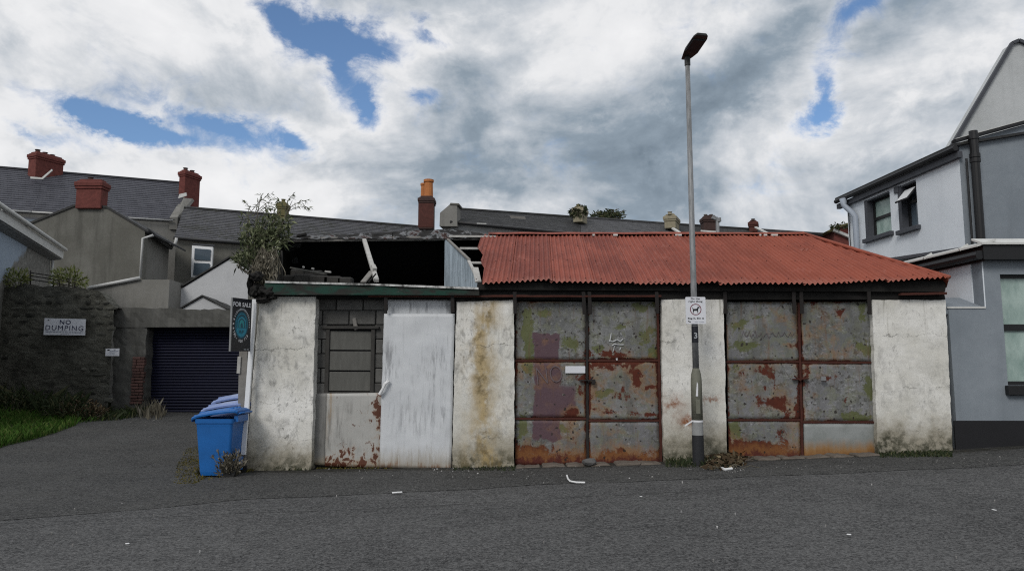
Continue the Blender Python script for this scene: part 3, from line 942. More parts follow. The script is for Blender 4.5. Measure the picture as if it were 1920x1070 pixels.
def disc(mb, c, rx, rz, mtx, y=-0.002, n=40, r0=0.0, a0=0.0, a1=2 * math.pi):
    """flat disc or ring in the x-z plane of mtx"""
    if r0 <= 0:
        pts = [mtx @ Vector((c[0] + rx * math.cos(2 * math.pi * k / n), y, c[1] + rz * math.sin(2 * math.pi * k / n))) for k in range(n)]
        mb._add(pts, [tuple(range(n))])
    else:
        pts = []
        for k in range(n + 1):
            a = a0 + (a1 - a0) * k / n
            pts.append(mtx @ Vector((c[0] + rx * math.cos(a), y, c[1] + rz * math.sin(a))))
            pts.append(mtx @ Vector((c[0] + rx * r0 * math.cos(a), y, c[1] + rz * r0 * math.sin(a))))
        mb._add(pts, [(2 * k, 2 * k + 1, 2 * k + 3, 2 * k + 2) for k in range(n)])
    return mb


def leaves(points, dirs, length, width, droop=0.3, seed=1):
    """many small folded leaf blades; points, dirs: arrays"""
    r = np.random.default_rng(seed)
    n = len(points)
    p = np.asarray(points, dtype=float)
    d = np.asarray(dirs, dtype=float) + r.normal(0, 0.45, (n, 3))
    d[:, 2] -= droop * r.random(n)
    d /= np.linalg.norm(d, axis=1)[:, None] + 1e-9
    s_ = np.cross(d, r.normal(0, 1, (n, 3)))
    s_ /= np.linalg.norm(s_, axis=1)[:, None] + 1e-9
    L = (length * (0.55 + 0.9 * r.random(n)))[:, None]
    W = (width * (0.6 + 0.8 * r.random(n)))[:, None]
    tipdrop = np.array([0, 0, -1.0]) * L * droop * 0.4
    v = np.stack([p, p + d * L * 0.5 + s_ * W * 0.5, p + d * L + tipdrop, p + d * L * 0.5 - s_ * W * 0.5], axis=1).reshape(-1, 3)
    mb = MB()
    mb.v = v.tolist()
    mb.f = [(4 * i, 4 * i + 1, 4 * i + 2, 4 * i + 3) for i in range(n)]
    return mb


def blades(xy, z, h, w, lean=0.35, seed=1):
    r = np.random.default_rng(seed)
    n = len(xy)
    a = r.random(n) * 2 * np.pi
    b = r.random(n) * 2 * np.pi
    hh = h * (0.4 + 0.9 * r.random(n))
    ww = w * (0.6 + 0.8 * r.random(n))
    p = np.column_stack([xy, z])
    s_ = np.column_stack([np.cos(a), np.sin(a), np.zeros(n)]) * ww[:, None] / 2
    l_ = np.column_stack([np.cos(b), np.sin(b), np.zeros(n)]) * (hh * lean * r.random(n))[:, None]
    up = np.column_stack([np.zeros(n), np.zeros(n), hh])
    v = np.stack([p - s_, p + s_, p + l_ * 0.4 + up * 0.6 + s_ * 0.6, p + l_ * 1.3 + up], axis=1).reshape(-1, 3)
    mb = MB()
    mb.v = v.tolist()
    mb.f = [(4 * i, 4 * i + 1, 4 * i + 2, 4 * i + 3) for i in range(n)]
    return mb


def sstep(x, a, b):
    t = min(1.0, max(0.0, (x - a) / (b - a)))
    return t * t * (3 - 2 * t)


def ground(x, y):
    xc = min(max(x, -6.6), 9.0)
    z = 0.034 + 0.024 * xc + 0.0018 * xc * xc
    if x > 9.0:
        z += (x - 9.0) * 0.03
    z += 0.37 * sstep(y, 11.0, 21.0) * sstep(-x, 3.0, 6.0)
    z += 0.30 * sstep(-x, 10.5, 14.0) * sstep(y, 14.0, 20.0)
    return z


def gn(x, y):
    return ground(x, y) + 0.012 * mnoise.noise(Vector((x * 0.6, y * 0.6, 0))) + 0.004 * mnoise.noise(Vector((x * 2.5, y * 2.5, 3)))

# ================================================================ the setting
def axis(*segs):
    out = []
    for a, b, st in segs:
        n = max(1, int(round((b - a) / st)))
        out += [a + (b - a) * i / n for i in range(n)]
    out.append(segs[-1][1])
    return out


gx_ = axis((-900, -60, 120), (-60, -18, 6), (-18, 12, 0.3), (12, 60, 6), (60, 900, 120))
gy_ = axis((-300, -12, 48), (-12, 2, 2), (2, 24, 0.3), (24, 60, 4), (60, 1500, 160))
mb = MB().grid(lambda x, y: (x, y, gn(x, y)), gx_, gy_)
structure(mb.build('road', M['road'], smooth=True))


def path_edge(x):
    pts = [(-14, 7.0), (-5.3, 7.55), (-3.0, 8.8), (0.9, 9.5), (5.0, 9.6), (14, 9.9)]
    for (a, b), (c, d) in zip(pts, pts[1:]):
        if a <= x <= c:
            return b + (d - b) * (x - a) / (c - a) + 0.10 * mnoise.noise(Vector((x * 1.1, 0, 0))) + 0.03 * mnoise.noise(Vector((x * 6, 2, 0)))
    return pts[-1][1]


px_ = axis((-13.9, 11.9, 0.12))
pt_ = axis((0, 0.12, 0.02), (0.12, 1.0, 0.022))
def path_pt(x, t):
    y0 = path_edge(x)
    y = y0 + (22.5 - y0) * t
    return (x, y, gn(x, y) + 0.004 + 0.014 * sstep(t, 0.0, 0.02))
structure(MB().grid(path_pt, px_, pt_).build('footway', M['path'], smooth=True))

# ---------------------------------------------------------------- far terraces
def uvplane(o, origin, ex, ey):
    me = o.data
    uv = me.uv_layers.new(name='uv')
    ex, ey = Vector(ex).normalized(), Vector(ey).normalized()
    og = Vector(origin)
    for lp in me.loops:
        q = me.vertices[lp.vertex_index].co - og
        uv.data[lp.index].uv = (q.dot(ex), q.dot(ey))


def slate_roof(parent, mat, el, er, rl, rr, courses=18, mb_extra=None):
    """slope of lapped slate courses between eave (el, er) and ridge (rl, rr)"""
    el, er, rl, rr = (Vector(q) for q in (el, er, rl, rr))
    nrm = (er - el).cross(rl - el).normalized()
    if nrm.z < 0:
        nrm = -nrm
    mb = MB()
    nx = 14
    for k in range(courses):
        a, b = k / courses, min(1.0, (k + 1.25) / courses)
        p0 = [el.lerp(rl, a).lerp(er.lerp(rr, a), i / nx) + nrm * (0.030 + 0.008 * mnoise.noise(Vector((i * 0.9, k * 1.7, 0)))) for i in range(nx + 1)]
        p1 = [el.lerp(rl, b).lerp(er.lerp(rr, b), i / nx) + nrm * 0.004 for i in range(nx + 1)]
        pd = [q - nrm * 0.030 for q in p0]
        for i in range(nx):
            mb._add([p0[i], p0[i + 1], p1[i + 1], p1[i]], [(0, 1, 2, 3)])
            mb._add([pd[i], pd[i + 1], p0[i + 1], p0[i]], [(0, 1, 2, 3)])
    back = (rl - el)
    back = Vector((back.x * 0 + 0, back.y, -back.z))
    mb._add([rl, rr, rr + back, rl + back], [(0, 1, 2, 3)])
    o = mb.build('roof', mat, parent, recalc=False)
    uvplane(o, el - BASE[parent.name], er - el, (rl - el) - (er - el).normalized() * (rl - el).dot((er - el).normalized()))
    rd = MB().tube([rl + nrm * 0.02, rr + nrm * 0.02], 0.09, 8)
    rd.build('ridge_tile', mat, o)
    return o


def brick_stack(parent, mat, c, w, d, h, pots=(), pot_mat=None, rot=0.0, cap=True):
    """chimney stack: shaft, two oversailing courses, flaunching, pots"""
    mb = MB()
    mb.box(-w / 2, w / 2, -d / 2, d / 2, 0, h)
    if cap:
        e = 0.07
        mb.box(-w / 2 - e * .6, w / 2 + e * .6, -d / 2 - e * .6, d / 2 + e * .6, h - 0.34, h - 0.24)
        mb.box(-w / 2 - e, w / 2 + e, -d / 2 - e, d / 2 + e, h - 0.2397, h - 0.06)
        mb.box(-w / 2 + .06, w / 2 - .06, -d / 2 + .06, d / 2 - .06, h + 0.0003, h + 0.07)
    mt = Matrix.Translation(Vector(c)) @ Matrix.Rotation(rot, 4, 'Z')
    mb.v = [tuple(mt @ Vector(q)) for q in mb.v]
    o = bevel(mb.build('chimney', mat, parent), 0.02)
    for (x, y, r_, ph) in pots:
        t = MB()
        b0 = mt @ Vector((x, y, h + 0.02))
        t.tube([b0, b0 + Vector((0, 0, ph * .88)), b0 + Vector((0, 0, ph * .885)), b0 + Vector((0, 0, ph))], [r_, r_ * .86, r_ * 1.12, r_ * 1.12], 12)
        t.build('chimney_pot', pot_mat, o, smooth=False)
    return o


def tube_part(name, pts, r_, mat, parent, n=8):
    return MB().tube(pts, r_, n).build(name, mat, parent, smooth=True)


def poly(pts, Y):
    return [P(u, v, Y) for u, v in pts]


# tall terrace on the hill behind, its two houses
YA0, YA1 = 34.0, 38.0                      # eaves distance at the left and right end
tA = thing('terraced_house', 'tall cement rendered terrace house with red end chimney, behind the tall plain gable', 'house', P(230, 690, 36), 'houses of the terraces behind')
tA0 = thing('terraced_house', 'slate roofed terrace house at the photo\'s left edge, left of the wide red chimney', 'house', P(30, 690, 36), 'houses of the terraces behind')
def lerpY(u):
    return YA0 + (YA1 - YA0) * u / 345.0
def eA(u): return P(u, 392 + 20 * u / 325.0, lerpY(u))
def rA(u): return P(u, 315 + 29 * u / 340.0, lerpY(u) + 4.0)
def wallquad(a, b, depth=0.4, zb=-0.5):
    return MB().prism([a, b, (b.x, b.y, zb), (a.x, a.y, zb)], (0.12, depth, 0))
wallquad(eA(-60) - Vector((0, -.12, .1)), eA(62) - Vector((0, -.12, .1))).build('wall', M['cement_pale'], tA0)
wallquad(eA(62.3) - Vector((0, -.12, .1)), eA(330) - Vector((0, -.12, .1))).build('wall', M['cement_pale'], tA)
slate_roof(tA0, M['slate_a'], eA(-60), eA(62), rA(-60), rA(85), 20)
slate_roof(tA, M['slate_a'], eA(62.3), eA(328), rA(85.3), rA(352), 20)
tube_part('gutter', [eA(-60) + Vector((0, -.1, -.06)), eA(62) + Vector((0, -.1, -.06))], 0.045, M['gutter_white'], tA0)
tube_part('gutter', [eA(62.5) + Vector((0, -.1, -.06)), eA(326) + Vector((0, -.1, -.06))], 0.045, M['gutter_white'], tA)
fr = MB().prism(poly([(44, 406), (72, 409), (72, 440), (44, 440)], 34.4), (0, .05, 0)).build('window', M['grey_trim'], tA0)
MB().prism(poly([(47, 410), (69, 412), (69, 440), (47, 440)], 34.37), (0, .02, 0)).build('pane', M['glass'], fr)
# gable skew of the right end and the two red chimneys on the ridge
MB().prism([eA(318) + Vector((0, 0, -.5)), eA(333) + Vector((0, 0, -.5)), eA(333) + Vector((0, 0, .16)), P(366, 366, 41.6), P(352, 352, 41.9), eA(318) + Vector((0, 0, .12))], (0.02, 0.3, 0)).build('skew', M['cement_pale'], tA)
c = brick_stack(tA, M['chim_red'], P(84, 345, 38.6), .62, 1.5, 1.5, [(0, -.5, .12, .2), (0, -.1, .12, .16), (0, .3, .12, .14)], M['chim_dark'], R(-24))
c = brick_stack(tA, M['chim_red'], P(353, 395, 41.0), 0.42, 1.15, 2.15, [(0, -.35, .12, .18), (0, .15, .12, .16)], M['chim_dark'], R(-20))
MB().prism(poly([(336, 364), (349, 361), (350, 367), (334, 372)], 38.9), (0, .05, 0)).build('flashing', M['lead_white'], tA)
MB().prism(poly([(57, 331), (78, 333), (97, 317), (98, 320), (80, 336), (57, 335)], 37.2), (0, .05, 0)).build('flashing', M['lead_white'], tA)

# rear wing with the red chimney on its gable
YG = 29.0
tG = thing('rear_wing', 'plain cement gable with a squat red chimney on top, behind the stone wall', 'house', P(170, 690, YG))
gp = poly([(40, 426), (141, 385), (201, 388), (272, 431)], YG)
gb = [Vector((gp[3].x, YG, -0.5)), Vector((gp[0].x, YG, -0.5))]
MB().prism(gp + gb, (-0.05, 0.35, 0)).build('gable_wall', M['cement'], tG)
sd0, sd1 = P(272, 434, YG + .36), P(317, 462, YG + 4.4)
MB().prism([sd0, sd1, (sd1.x, sd1.y, -.5), (sd0.x, sd0.y, -.5)], (-0.3, 0.05, 0)).build('side_wall', M['cement_pale'], tG)
rf = MB()
rf.prism([gp[0] + Vector((-.2, -.05, -.02)), gp[1] + Vector((0, -.05, .04)), gp[2] + Vector((0, -.05, .04)), gp[3] + Vector((.15, -.05, -.04)), gp[3] + Vector((.15, -.05, -.12)), gp[2] + Vector((0, -.05, -.05)), gp[1] + Vector((0, -.05, -.05)), gp[0] + Vector((-.2, -.05, -.11))], (-0.6, 4.8, 0))
rf.build('roof', M['slate_c'], tG)
tube_part('gutter', [P(277, 433, YG - .05), P(320, 464, YG + 4.3)], 0.10, M['gutter_dark'], tG)
tube_part('downpipe', [P(287, 441, YG - .1), P(268, 447, YG - .12), P(263, 520, YG - .12)], 0.055, M['gutter_white'], tG)
tube_part('downpipe', [P(331, 446, 33.2), P(329, 456, 33.2), P(318, 464, 33.2)], 0.07, M['gutter_white'], tG)
brick_stack(tG, M['chim_red'], P(171, 393, YG + .1), 1.0, 0.5, 1.12, [(-.1, 0, .10, .16)], M['chim_dark'])
# its lean-to with a white verge, just above the lane wall
tL = thing('lean_to', 'low cement lean-to with a thin white verge, below the plain gable', 'outbuilding', P(220, 690, 25))
lp = poly([(150, 545), (262, 524), (318, 524), (318, 560), (150, 560)], 25.0)
MB().prism([lp[0], lp[1], lp[2], Vector((lp[2].x, 25, 0.2)), Vector((lp[0].x, 25, 0.2))], (-0.1, 2.6, 0)).build('wall', M['cement_pale'], tL)
tube_part('verge', [P(165, 540, 24.95), P(262, 521, 24.95)], 0.06, M['gutter_white'], tL)

# lower terrace running to the right
def terrace(spec, label, mat, wall_mat, cat_group='houses of the terraces behind', gutter='gutter_dark'):
    (u0, r0, e0, Y0), (u1, r1, e1, Y1), skew = spec
    t = thing('terraced_house', label, 'house', P((u0 + u1) / 2, 690, (Y0 + Y1) / 2), cat_group)
    el, er = P(u0 - skew, e0, Y0), P(u1 - skew, e1, Y1)
    rl, rr = P(u0, r0, Y0 + 4), P(u1, r1, Y1 + 4)
    slate_roof(t, mat, el, er, rl, rr, 18)
    wallquad(el + Vector((.02, .14, -.1)), er + Vector((-.02, .14, -.1))).build('wall', wall_mat, t)
    tube_part('gutter', [el + Vector((0, -.08, -.06)), er + Vector((0, -.08, -.06))], 0.075, M[gutter], t)
    return t

tB = terrace(((345, 390, 444, 34.2), (531, 405, 459, 35.7), 18), 'lower terrace house with one white sash window, right of the plain gable', M['slate_b'], M['cement'])
wf = MB().prism(poly([(360, 460), (399, 463), (396, 521), (358, 519)], 34.22), (0, .12, 0)).build('window', M['upvc'], tB)
MB().prism(poly([(365, 465.5), (395, 468), (393.5, 488), (364, 486.5)], 34.16), (0, .03, 0)).build('pane', M['glass'], wf)
MB().prism(poly([(364, 492.5), (393, 494), (392, 517), (362, 515.5)], 34.16), (0, .03, 0)).build('pane', M['glass'], wf)
MB().prism(poly([(356, 519.5), (400, 522), (400, 526), (356, 523.5)], 34.15), (0, .2, 0)).build('sill', M['cement'], wf)
MB().prism(poly([(362, 456.5), (402, 459), (402, 461), (362, 458.5)], 34.26), (0, .1, 0)).build('lintel', M['grey_trim'], tB)
brick_stack(tB, M['chim_moss'], P(530, 416, 39.6), 0.47, .6, 1.0, [(0, 0, .11, .22)], M['chim_moss'])
tB2 = terrace(((531.4, 405, 459, 35.7), (812, 428, 474, 38.6), 10), 'mossy roofed terrace house ending at the twin orange chimney pots', M['slate_b'], M['cement'])
st = brick_stack(tB2, M['chim_dark'], P(800, 432, 38.4), 0.74, .8, 1.70, [], None)
MB().box(*sum(([p.x - .40, p.x + .40] for p in [P(800, 432, 38.4)]), []), 37.98, 38.0, P(800, 432, 38.4).z + .1, P(800, 432, 38.4).z + 1.35).build('brick_face', M['chim_soot'], st)
for (x, r_, ph) in ((.08, .24, .92), (-.20, .17, .80)):
    b0 = P(800, 432, 38.4) + Vector((x, -.05 if x > 0 else .25, 1.76))
    MB().tube([b0, b0 + Vector((0, 0, ph * .86)), b0 + Vector((0, 0, ph * .865)), b0 + Vector((0, 0, ph))], [r_, r_ * .9, r_ * 1.12, r_ * 1.12], 14).build('chimney_pot', M['pot'], st)

tC = terrace(((846, 392, 414, 33.5), (1090, 409, 438, 36.2), 2), 'dark roofed terrace house with a patch of missing slates, behind the torn roof', M['slate_c'], M['grey_strip'])
MB().prism(poly([(824, 424), (825, 399), (846, 381), (857, 381), (857, 424)], 33.4), (0.1, .8, 0)).build('gable_stack', M['cement_pale'], tC)
bevel(MB().prism(poly([(843, 384), (844, 380), (861, 381), (861, 385)], 33.36), (0.1, .9, 0)).build('stack_cap', M['cement'], tC), .02)
MB().prism(poly([(955, 404), (984, 406), (986, 411), (958, 409)], 34.35), (0, .015, 0)).build('roof_patch', M['pot_grey'], tC)
MB().prism(poly([(894, 418), (912, 418.5), (912, 420), (894, 419.5)], 33.0), (0, .015, 0)).build('slipped_slate', M['lead_white'], tC)
brick_stack(tC, M['chim_buff'], P(1088, 419, 38.6), 0.50, .9, .80, [(0, -.3, .11, .14), (0, .25, .11, .12)], M['chim_moss'], R(-22))
tC2 = terrace(((1090.3, 409, 440, 36.2), (1262, 421, 450, 38.2), 2), 'grey slate terrace house between the mossy chimney and the wide buff chimney', M['slate_d'], M['cement_pale'])
brick_stack(tC2, M['chim_buff'], P(1260, 431, 40.6), 0.60, 1.2, .72, [(0, -.55, .12, .16), (0, 0, .12, .16), (0, .5, .12, .14)], M['chim_buff'], R(-22))
tC3 = terrace(((1262.3, 421, 452, 38.2), (1414, 431, 458, 40.0), 2), 'dark slate terrace house carrying the square dark chimney', M['slate_c'], M['cement_pale'])
brick_stack(tC3, M['chim_dark'], P(1329, 434, 41.6), 0.70, .7, .82, [(-.16, 0, .10, .14), (.16, 0, .10, .14)], M['pot_grey'])
MB().prism(poly([(1314, 431), (1344, 433), (1344, 436), (1314, 434)], 41.0), (0, .05, 0)).build('flashing', M['lead_white'], tC3)
MB().bar(P(1262, 428, 40.0), P(1281, 441, 39.0), .18, .08).build('flashing', M['lead_white'], tC3)
tC4 = terrace(((1414.3, 431, 458, 40.0), (1600, 443, 468, 42.4), 2), 'terrace house at the far right of the row, beside the pale house', M['slate_d'], M['cement_pale'])
brick_stack(tC4, M['chim_soot'], P(1413, 436, 43.5), 0.45, .8, .62, [(0, -.3, .11, .12)], M['chim_dark'], R(-20))
MB().bar(P(1417, 426, 42.4), P(1449, 442, 41.0), .16, .07).build('flashing', M['lead_white'], tC4)
tR = thing('red_brick_house', 'red brick house end with white verge, tucked beside the pale house wall', 'house', P(1580, 690, 39))
MB().prism(poly([(1564, 431), (1575, 425), (1600, 417), (1600, 470), (1564, 470)], 39.0), (0.2, 3, 0)).build('gable_wall', M['chim_red'], tR)
MB().bar(P(1562, 431, 38.9), P(1600, 447, 38.9), .2, .14).build('verge', M['lead_white'], tR)
MB().prism(poly([(1549, 434), (1570, 423), (1600, 415), (1600, 418), (1572, 427), (1560, 434)], 38.9), (0.2, 3.4, 0)).build('roof', M['chim_moss'], tR)

mp = thing('mast', 'thin grey pole with a small sideways head, in front of the terrace roofs', 'mast', P(1345, 690, 30), )
tube_part('pole', [P(1345.5, 690, 30), P(1345.5, 411, 30)], .075, M['lamp_steel'], mp)
hb = MB().bar(P(1335, 407, 30), P(1347, 412, 30), .12, .12)
hb.build('arm', M['lamp_steel'], mp)
bevel(MB().prism(poly([(1346, 408), (1352, 407), (1353, 415), (1346, 416)], 29.9), (0, .2, 0)).build('head', M['lamp_steel'], mp), .02)

# whitewashed gabled house in front of the sash window
YW = 26.0
tW = thing('gabled_house', 'whitewashed gable with dark verge, in front of the white sash window', 'house', P(400, 690, YW))
wp = poly([(334, 545), (432, 485), (466, 507), (466, 600), (334, 600)], YW)
wp[3].z = wp[4].z = -0.3
MB().prism(wp, (-0.1, 0.3, 0)).build('gable_wall', M['gable_white'], tW)
rf = MB().prism([wp[0] + Vector((-.16, -.06, -.05)), wp[1] + Vector((0, -.06, .04)), wp[2] + Vector((.2, -.06, -.08)), wp[2] + Vector((.2, -.06, -.03)), wp[1] + Vector((0, -.06, .10)), wp[0] + Vector((-.16, -.06, .02))], (-0.8, 4.5, 0))
rf.build('roof', M['slate_c'], tW)
tV = thing('gabled_house', 'small pale gable peeping over the concrete lintel, lowest of the white gables', 'house', P(385, 690, 24))
vp = poly([(340, 580), (380, 557), (424, 580), (424, 600), (340, 600)], 24.0)
vp[3].z = vp[4].z = 0
MB().prism(vp, (-0.05, 0.3, 0)).build('gable_wall', M['gable_white'], tV)
MB().prism([vp[0] + Vector((-.06, -.06, -.01)), vp[1] + Vector((0, -.06, .02)), vp[2] + Vector((.06, -.06, -.01)), vp[2] + Vector((.06, -.06, .04)), vp[1] + Vector((0, -.06, .075)), vp[0] + Vector((-.06, -.06, .04))], (-0.2, 1.7, 0)).build('roof', M['slate_c'], tV)
MB().prism(poly([(400, 567), (407, 563), (432, 578), (424, 578)], 24.6), (-0.2, 1.5, 0)).build('porch_roof', M['slate_c'], tV)

# pale blue outbuilding at the left edge, its side wall running away up the lane
tO = thing('blue_outbuilding', 'pale blue outbuilding with a white bargeboard, at the photo\'s left edge', 'outbuilding', P(20, 690, 20))
a0, a1 = P(-150, 300, 14.5), P(97, 458, 24.0)
a0.z = a1.z = 5.40
a0.x = P(-1.5, 500, 19.0).x + (19.0 - 14.5) * 0.36
MB().prism([a0, a1, (a1.x, a1.y, -.3), (a0.x, a0.y, -.3)], (-0.3, -0.1, 0)).build('side_wall', M['half_blue'], tO)
MB().prism([(a0.x, a0.y, -.3), (a0.x, a0.y, 5.40), (a0.x - 2.5, a0.y, 6.9), (a0.x - 5, a0.y, 5.40), (a0.x - 5, a0.y, -.3)], (-.1, .3, 0)).build('gable_wall', M['pale_blue'], tO)
dv = Vector((a1.x - a0.x, a1.y - a0.y, 0)).normalized()
sn = Vector((dv.y, -dv.x, 0))
e0, e1 = a0 + sn * .28 + Vector((0, 0, .05)), a1 + sn * .28 + dv * .35 + Vector((0, 0, .05))
MB().prism([e0, e1, e1 + Vector((-1.8, 0, 1.15)), e0 + Vector((-1.8, 0, 1.15))], (0, 0, -.06)).build('roof', M['pot_grey'], tO)
MB().prism([e0 + Vector((0, 0, -.10)), e1 + Vector((0, 0, -.10)), e1 + Vector((0, 0, -.34)), e0 + Vector((0, 0, -.34))], (-.04, 0, 0)).build('fascia', M['lead_white'], tO)
MB().prism([e0 + Vector((-.05, 0, -.34)), e1 + Vector((-.05, 0, -.34)), a1 + Vector((.01, 0, -.38)), a0 + Vector((.01, 0, -.38))], (0, 0, -.03)).build('soffit', M['grey_strip'], tO)
tube_part('gutter', [e0 + sn * .06 + Vector((0, 0, -.04)), e1 + sn * .06 + Vector((0, 0, -.04))], .06, M['lead_white'], tO)
tube_part('downpipe', [a1 + sn * .06 + Vector((0, 0, -.4)), Vector((a1.x, a1.y, 1.5)) + sn * .06], .045, M['gutter_white'], tO)

# ---------------------------------------------------------------- stone wall along the lane
YS = 19.5
tS = thing('stone_wall', 'dark old rubble wall with weeds on top, left of the roller shutter', 'wall', P(110, 745, YS))
wtop = [(-60, 545), (12, 538), (50, 531), (80, 537), (120, 536), (160, 541), (186, 546), (196, 556), (203, 566), (214, 574)]
tp = poly(wtop, YS)
n_ = 60
def wall_fn(a, b):
    u = -60 + 274 * a
    for (q0, q1) in zip(wtop, wtop[1:]):
        if q0[0] <= u <= q1[0]:
            v = q0[1] + (q1[1] - q0[1]) * (u - q0[0]) / (q1[0] - q0[0])
            break
    q = P(u, v, YS)
    zt = q.z + .05 * mnoise.noise(Vector((q.x * 4, 0, 0))) + .03 * mnoise.noise(Vector((q.x * 13, 0, 0)))
    z = zt + (-0.2 - zt) * b
    y = YS + .04 * mnoise.noise(Vector((q.x * 1.3, z * 2.0, 0))) + .022 * mnoise.noise(Vector((q.x * 4.0, z * 9.0, 2)))
    return (q.x, y, z)
w_ = MB().grid(wall_fn, [i / 90 for i in range(91)], [i / 60 for i in range(61)])
nb_ = len(w_.v)
top_ = [w_.v[i * 61] for i in range(91)]
w_._add(top_ + [(q[0], q[1] + .5, q[2] - .05) for q in top_], [(i, i + 1, 91 + i + 1, 91 + i) for i in range(90)])
w_.build('wall', M['lane_wall'], tS, recalc=False)
# the stones that show through the worn pointing
sr = random.Random(11)
meshes = []
for k in range(10):
    mb = MB()
    pts = []
    nn = sr.choice((6, 7, 8))
    for i in range(nn):
        a = 2 * math.pi * i / nn
        ca, sa = math.cos(a), math.sin(a)
        pts.append((0.5 * abs(ca) ** .6 * (1 if ca > 0 else -1) * sr.uniform(.82, 1.0), 0, 0.5 * abs(sa) ** .6 * (1 if sa > 0 else -1) * sr.uniform(.78, 1.0)))
    cen = (sr.uniform(-.1, .1), -0.5, sr.uniform(-.1, .1))
    mid = [(q[0] * .82, -0.36 * sr.uniform(.8, 1.2), q[2] * .8) for q in pts]
    n = nn
    mb._add(pts + mid + [cen], [(i, (i + 1) % n, n + (i + 1) % n, n + i) for i in range(n)] + [(n + i, n + (i + 1) % n, 2 * n) for i in range(n)])
    o = mb.build('stone', M['stone'])
    meshes.append(o.data)
    bpy.data.objects.remove(o)
cnt = 0
z = 0.45
x_lo, x_hi = P(2, 600, YS).x, P(212, 600, YS).x
while z < 3.5 and cnt < 290:
    h = sr.uniform(.08, .17)
    x = x_lo + sr.uniform(0, .3)
    while x < x_hi - .1 and cnt < 290:
        L = sr.uniform(.16, .46)
        u_here = 960 + FPX * x / YS
        vtop = np.interp(u_here, [q[0] for q in wtop], [q[1] for q in wtop])
        ztop = P(u_here, vtop, YS).z
        show = mnoise.noise(Vector((x * .55, z * .8, 5.0))) + .9 * sstep(z, 2.3, 3.1) + .7 * sstep(x, x_hi - 1.3, x_hi - .2) - .22
        if z + h < ztop - .02 and show > sr.uniform(-.25, .55):
            o = bpy.data.objects.new('stone', meshes[sr.randrange(10)])
            col.objects.link(o)
            o.parent = tS
            b_ = BASE[tS.name]
            o.location = (x + L / 2 - b_.x, YS + .026 - b_.y, z + h / 2 - b_.z)
            o.scale = (L * .97, sr.uniform(.07, .14), h * .95)
            o.rotation_euler = (0, sr.uniform(-.06, .06), 0)
            cnt += 1
        x += L + sr.uniform(.02, .06)
    z += h + sr.uniform(.02, .05)

# ---------------------------------------------------------------- low concrete garage with the shutter
tK = thing('lane_garage', 'low concrete garage with dark blue roller shutter, at the end of the lane', 'garage', P(350, 772, 20.0))
YK = 19.9
lf = poly([(213, 575), (500, 582), (500, 611), (268, 614), (213, 614)], YK)
MB().slab(lf[0], P(520, 583, YK), P(520, 612, YK), P(213, 613.5, YK), .6, .12, .02, .03, 3).build('lintel', M['lintel'], tK)
jb = poly([(214, 612), (273, 612), (270, 770), (214, 770)], YK)
MB().slab(P(214, 613, YK + .03), P(274, 613, YK + .03), Vector((P(272, 700, YK).x, YK + .03, -.1)), Vector((P(214, 700, YK).x, YK + .03, -.1)), .55, .12, .02, .03, 5).build('jamb', M['lintel'], tK)
MB().box(P(455, 700, YK).x, P(560, 700, YK).x, YK + .03, YK + .6, -.1, P(500, 612, YK).z).build('jamb', M['lintel'], tK)
MB().box(P(214, 700, YK).x, P(560, 700, YK).x, YK + .6, YK + 4.0, P(300, 590, YK).z, P(300, 582, YK).z).build('roof', M['lintel'], tK)
brr = random.Random(3)
z = P(255, 757, YK).z
while z < P(255, 668, YK).z:
    x = P(246, 700, YK).x + brr.uniform(0, .04)
    full = brr.random() < .5
    for wd in ((.215, .105) if full else (.105, .215)):
        o = bevel(MB().box(x, x + wd - .012, YK - .02 - brr.uniform(0, .02), YK + .1, z, z + .063).build('brick', M['brick'], tK), .006)
        x += wd
    z += .078
slat_me = None
x0, x1 = P(271, 700, YK + .45).x, P(556, 700, YK + .45).x
zb, zt = gn(-8.0, YK + .4) + .01, P(350, 611, YK).z
nsl = 29
hs = (zt - zb) / nsl
for k in range(nsl):
    if slat_me is None:
        mb = MB()
        prof = [(0.0, 0.0), (-.016, hs * .12), (-.028, hs * .35), (-.028, hs * .62), (-.014, hs * .86), (0.004, hs * .97), (0.004, hs)]
        mb.grid(lambda a, b: (a, prof[int(b)][0], prof[int(b)][1]), [0, (x1 - x0) / 2, x1 - x0], list(range(7)))
        so = mb.build('slat', M['shutter'], recalc=False)
        slat_me = so.data
        so.parent = tK
    else:
        so = bpy.data.objects.new('slat', slat_me)
        col.objects.link(so)
        so.parent = tK
    so.location = Vector((x0, YK + .45, zb + k * hs)) - BASE[tK.name]
MB().box(x0 - .3, x1 + .3, YK + .62, YK + .7, -.1, zt).build('back_panel', M['shutter'], tK)

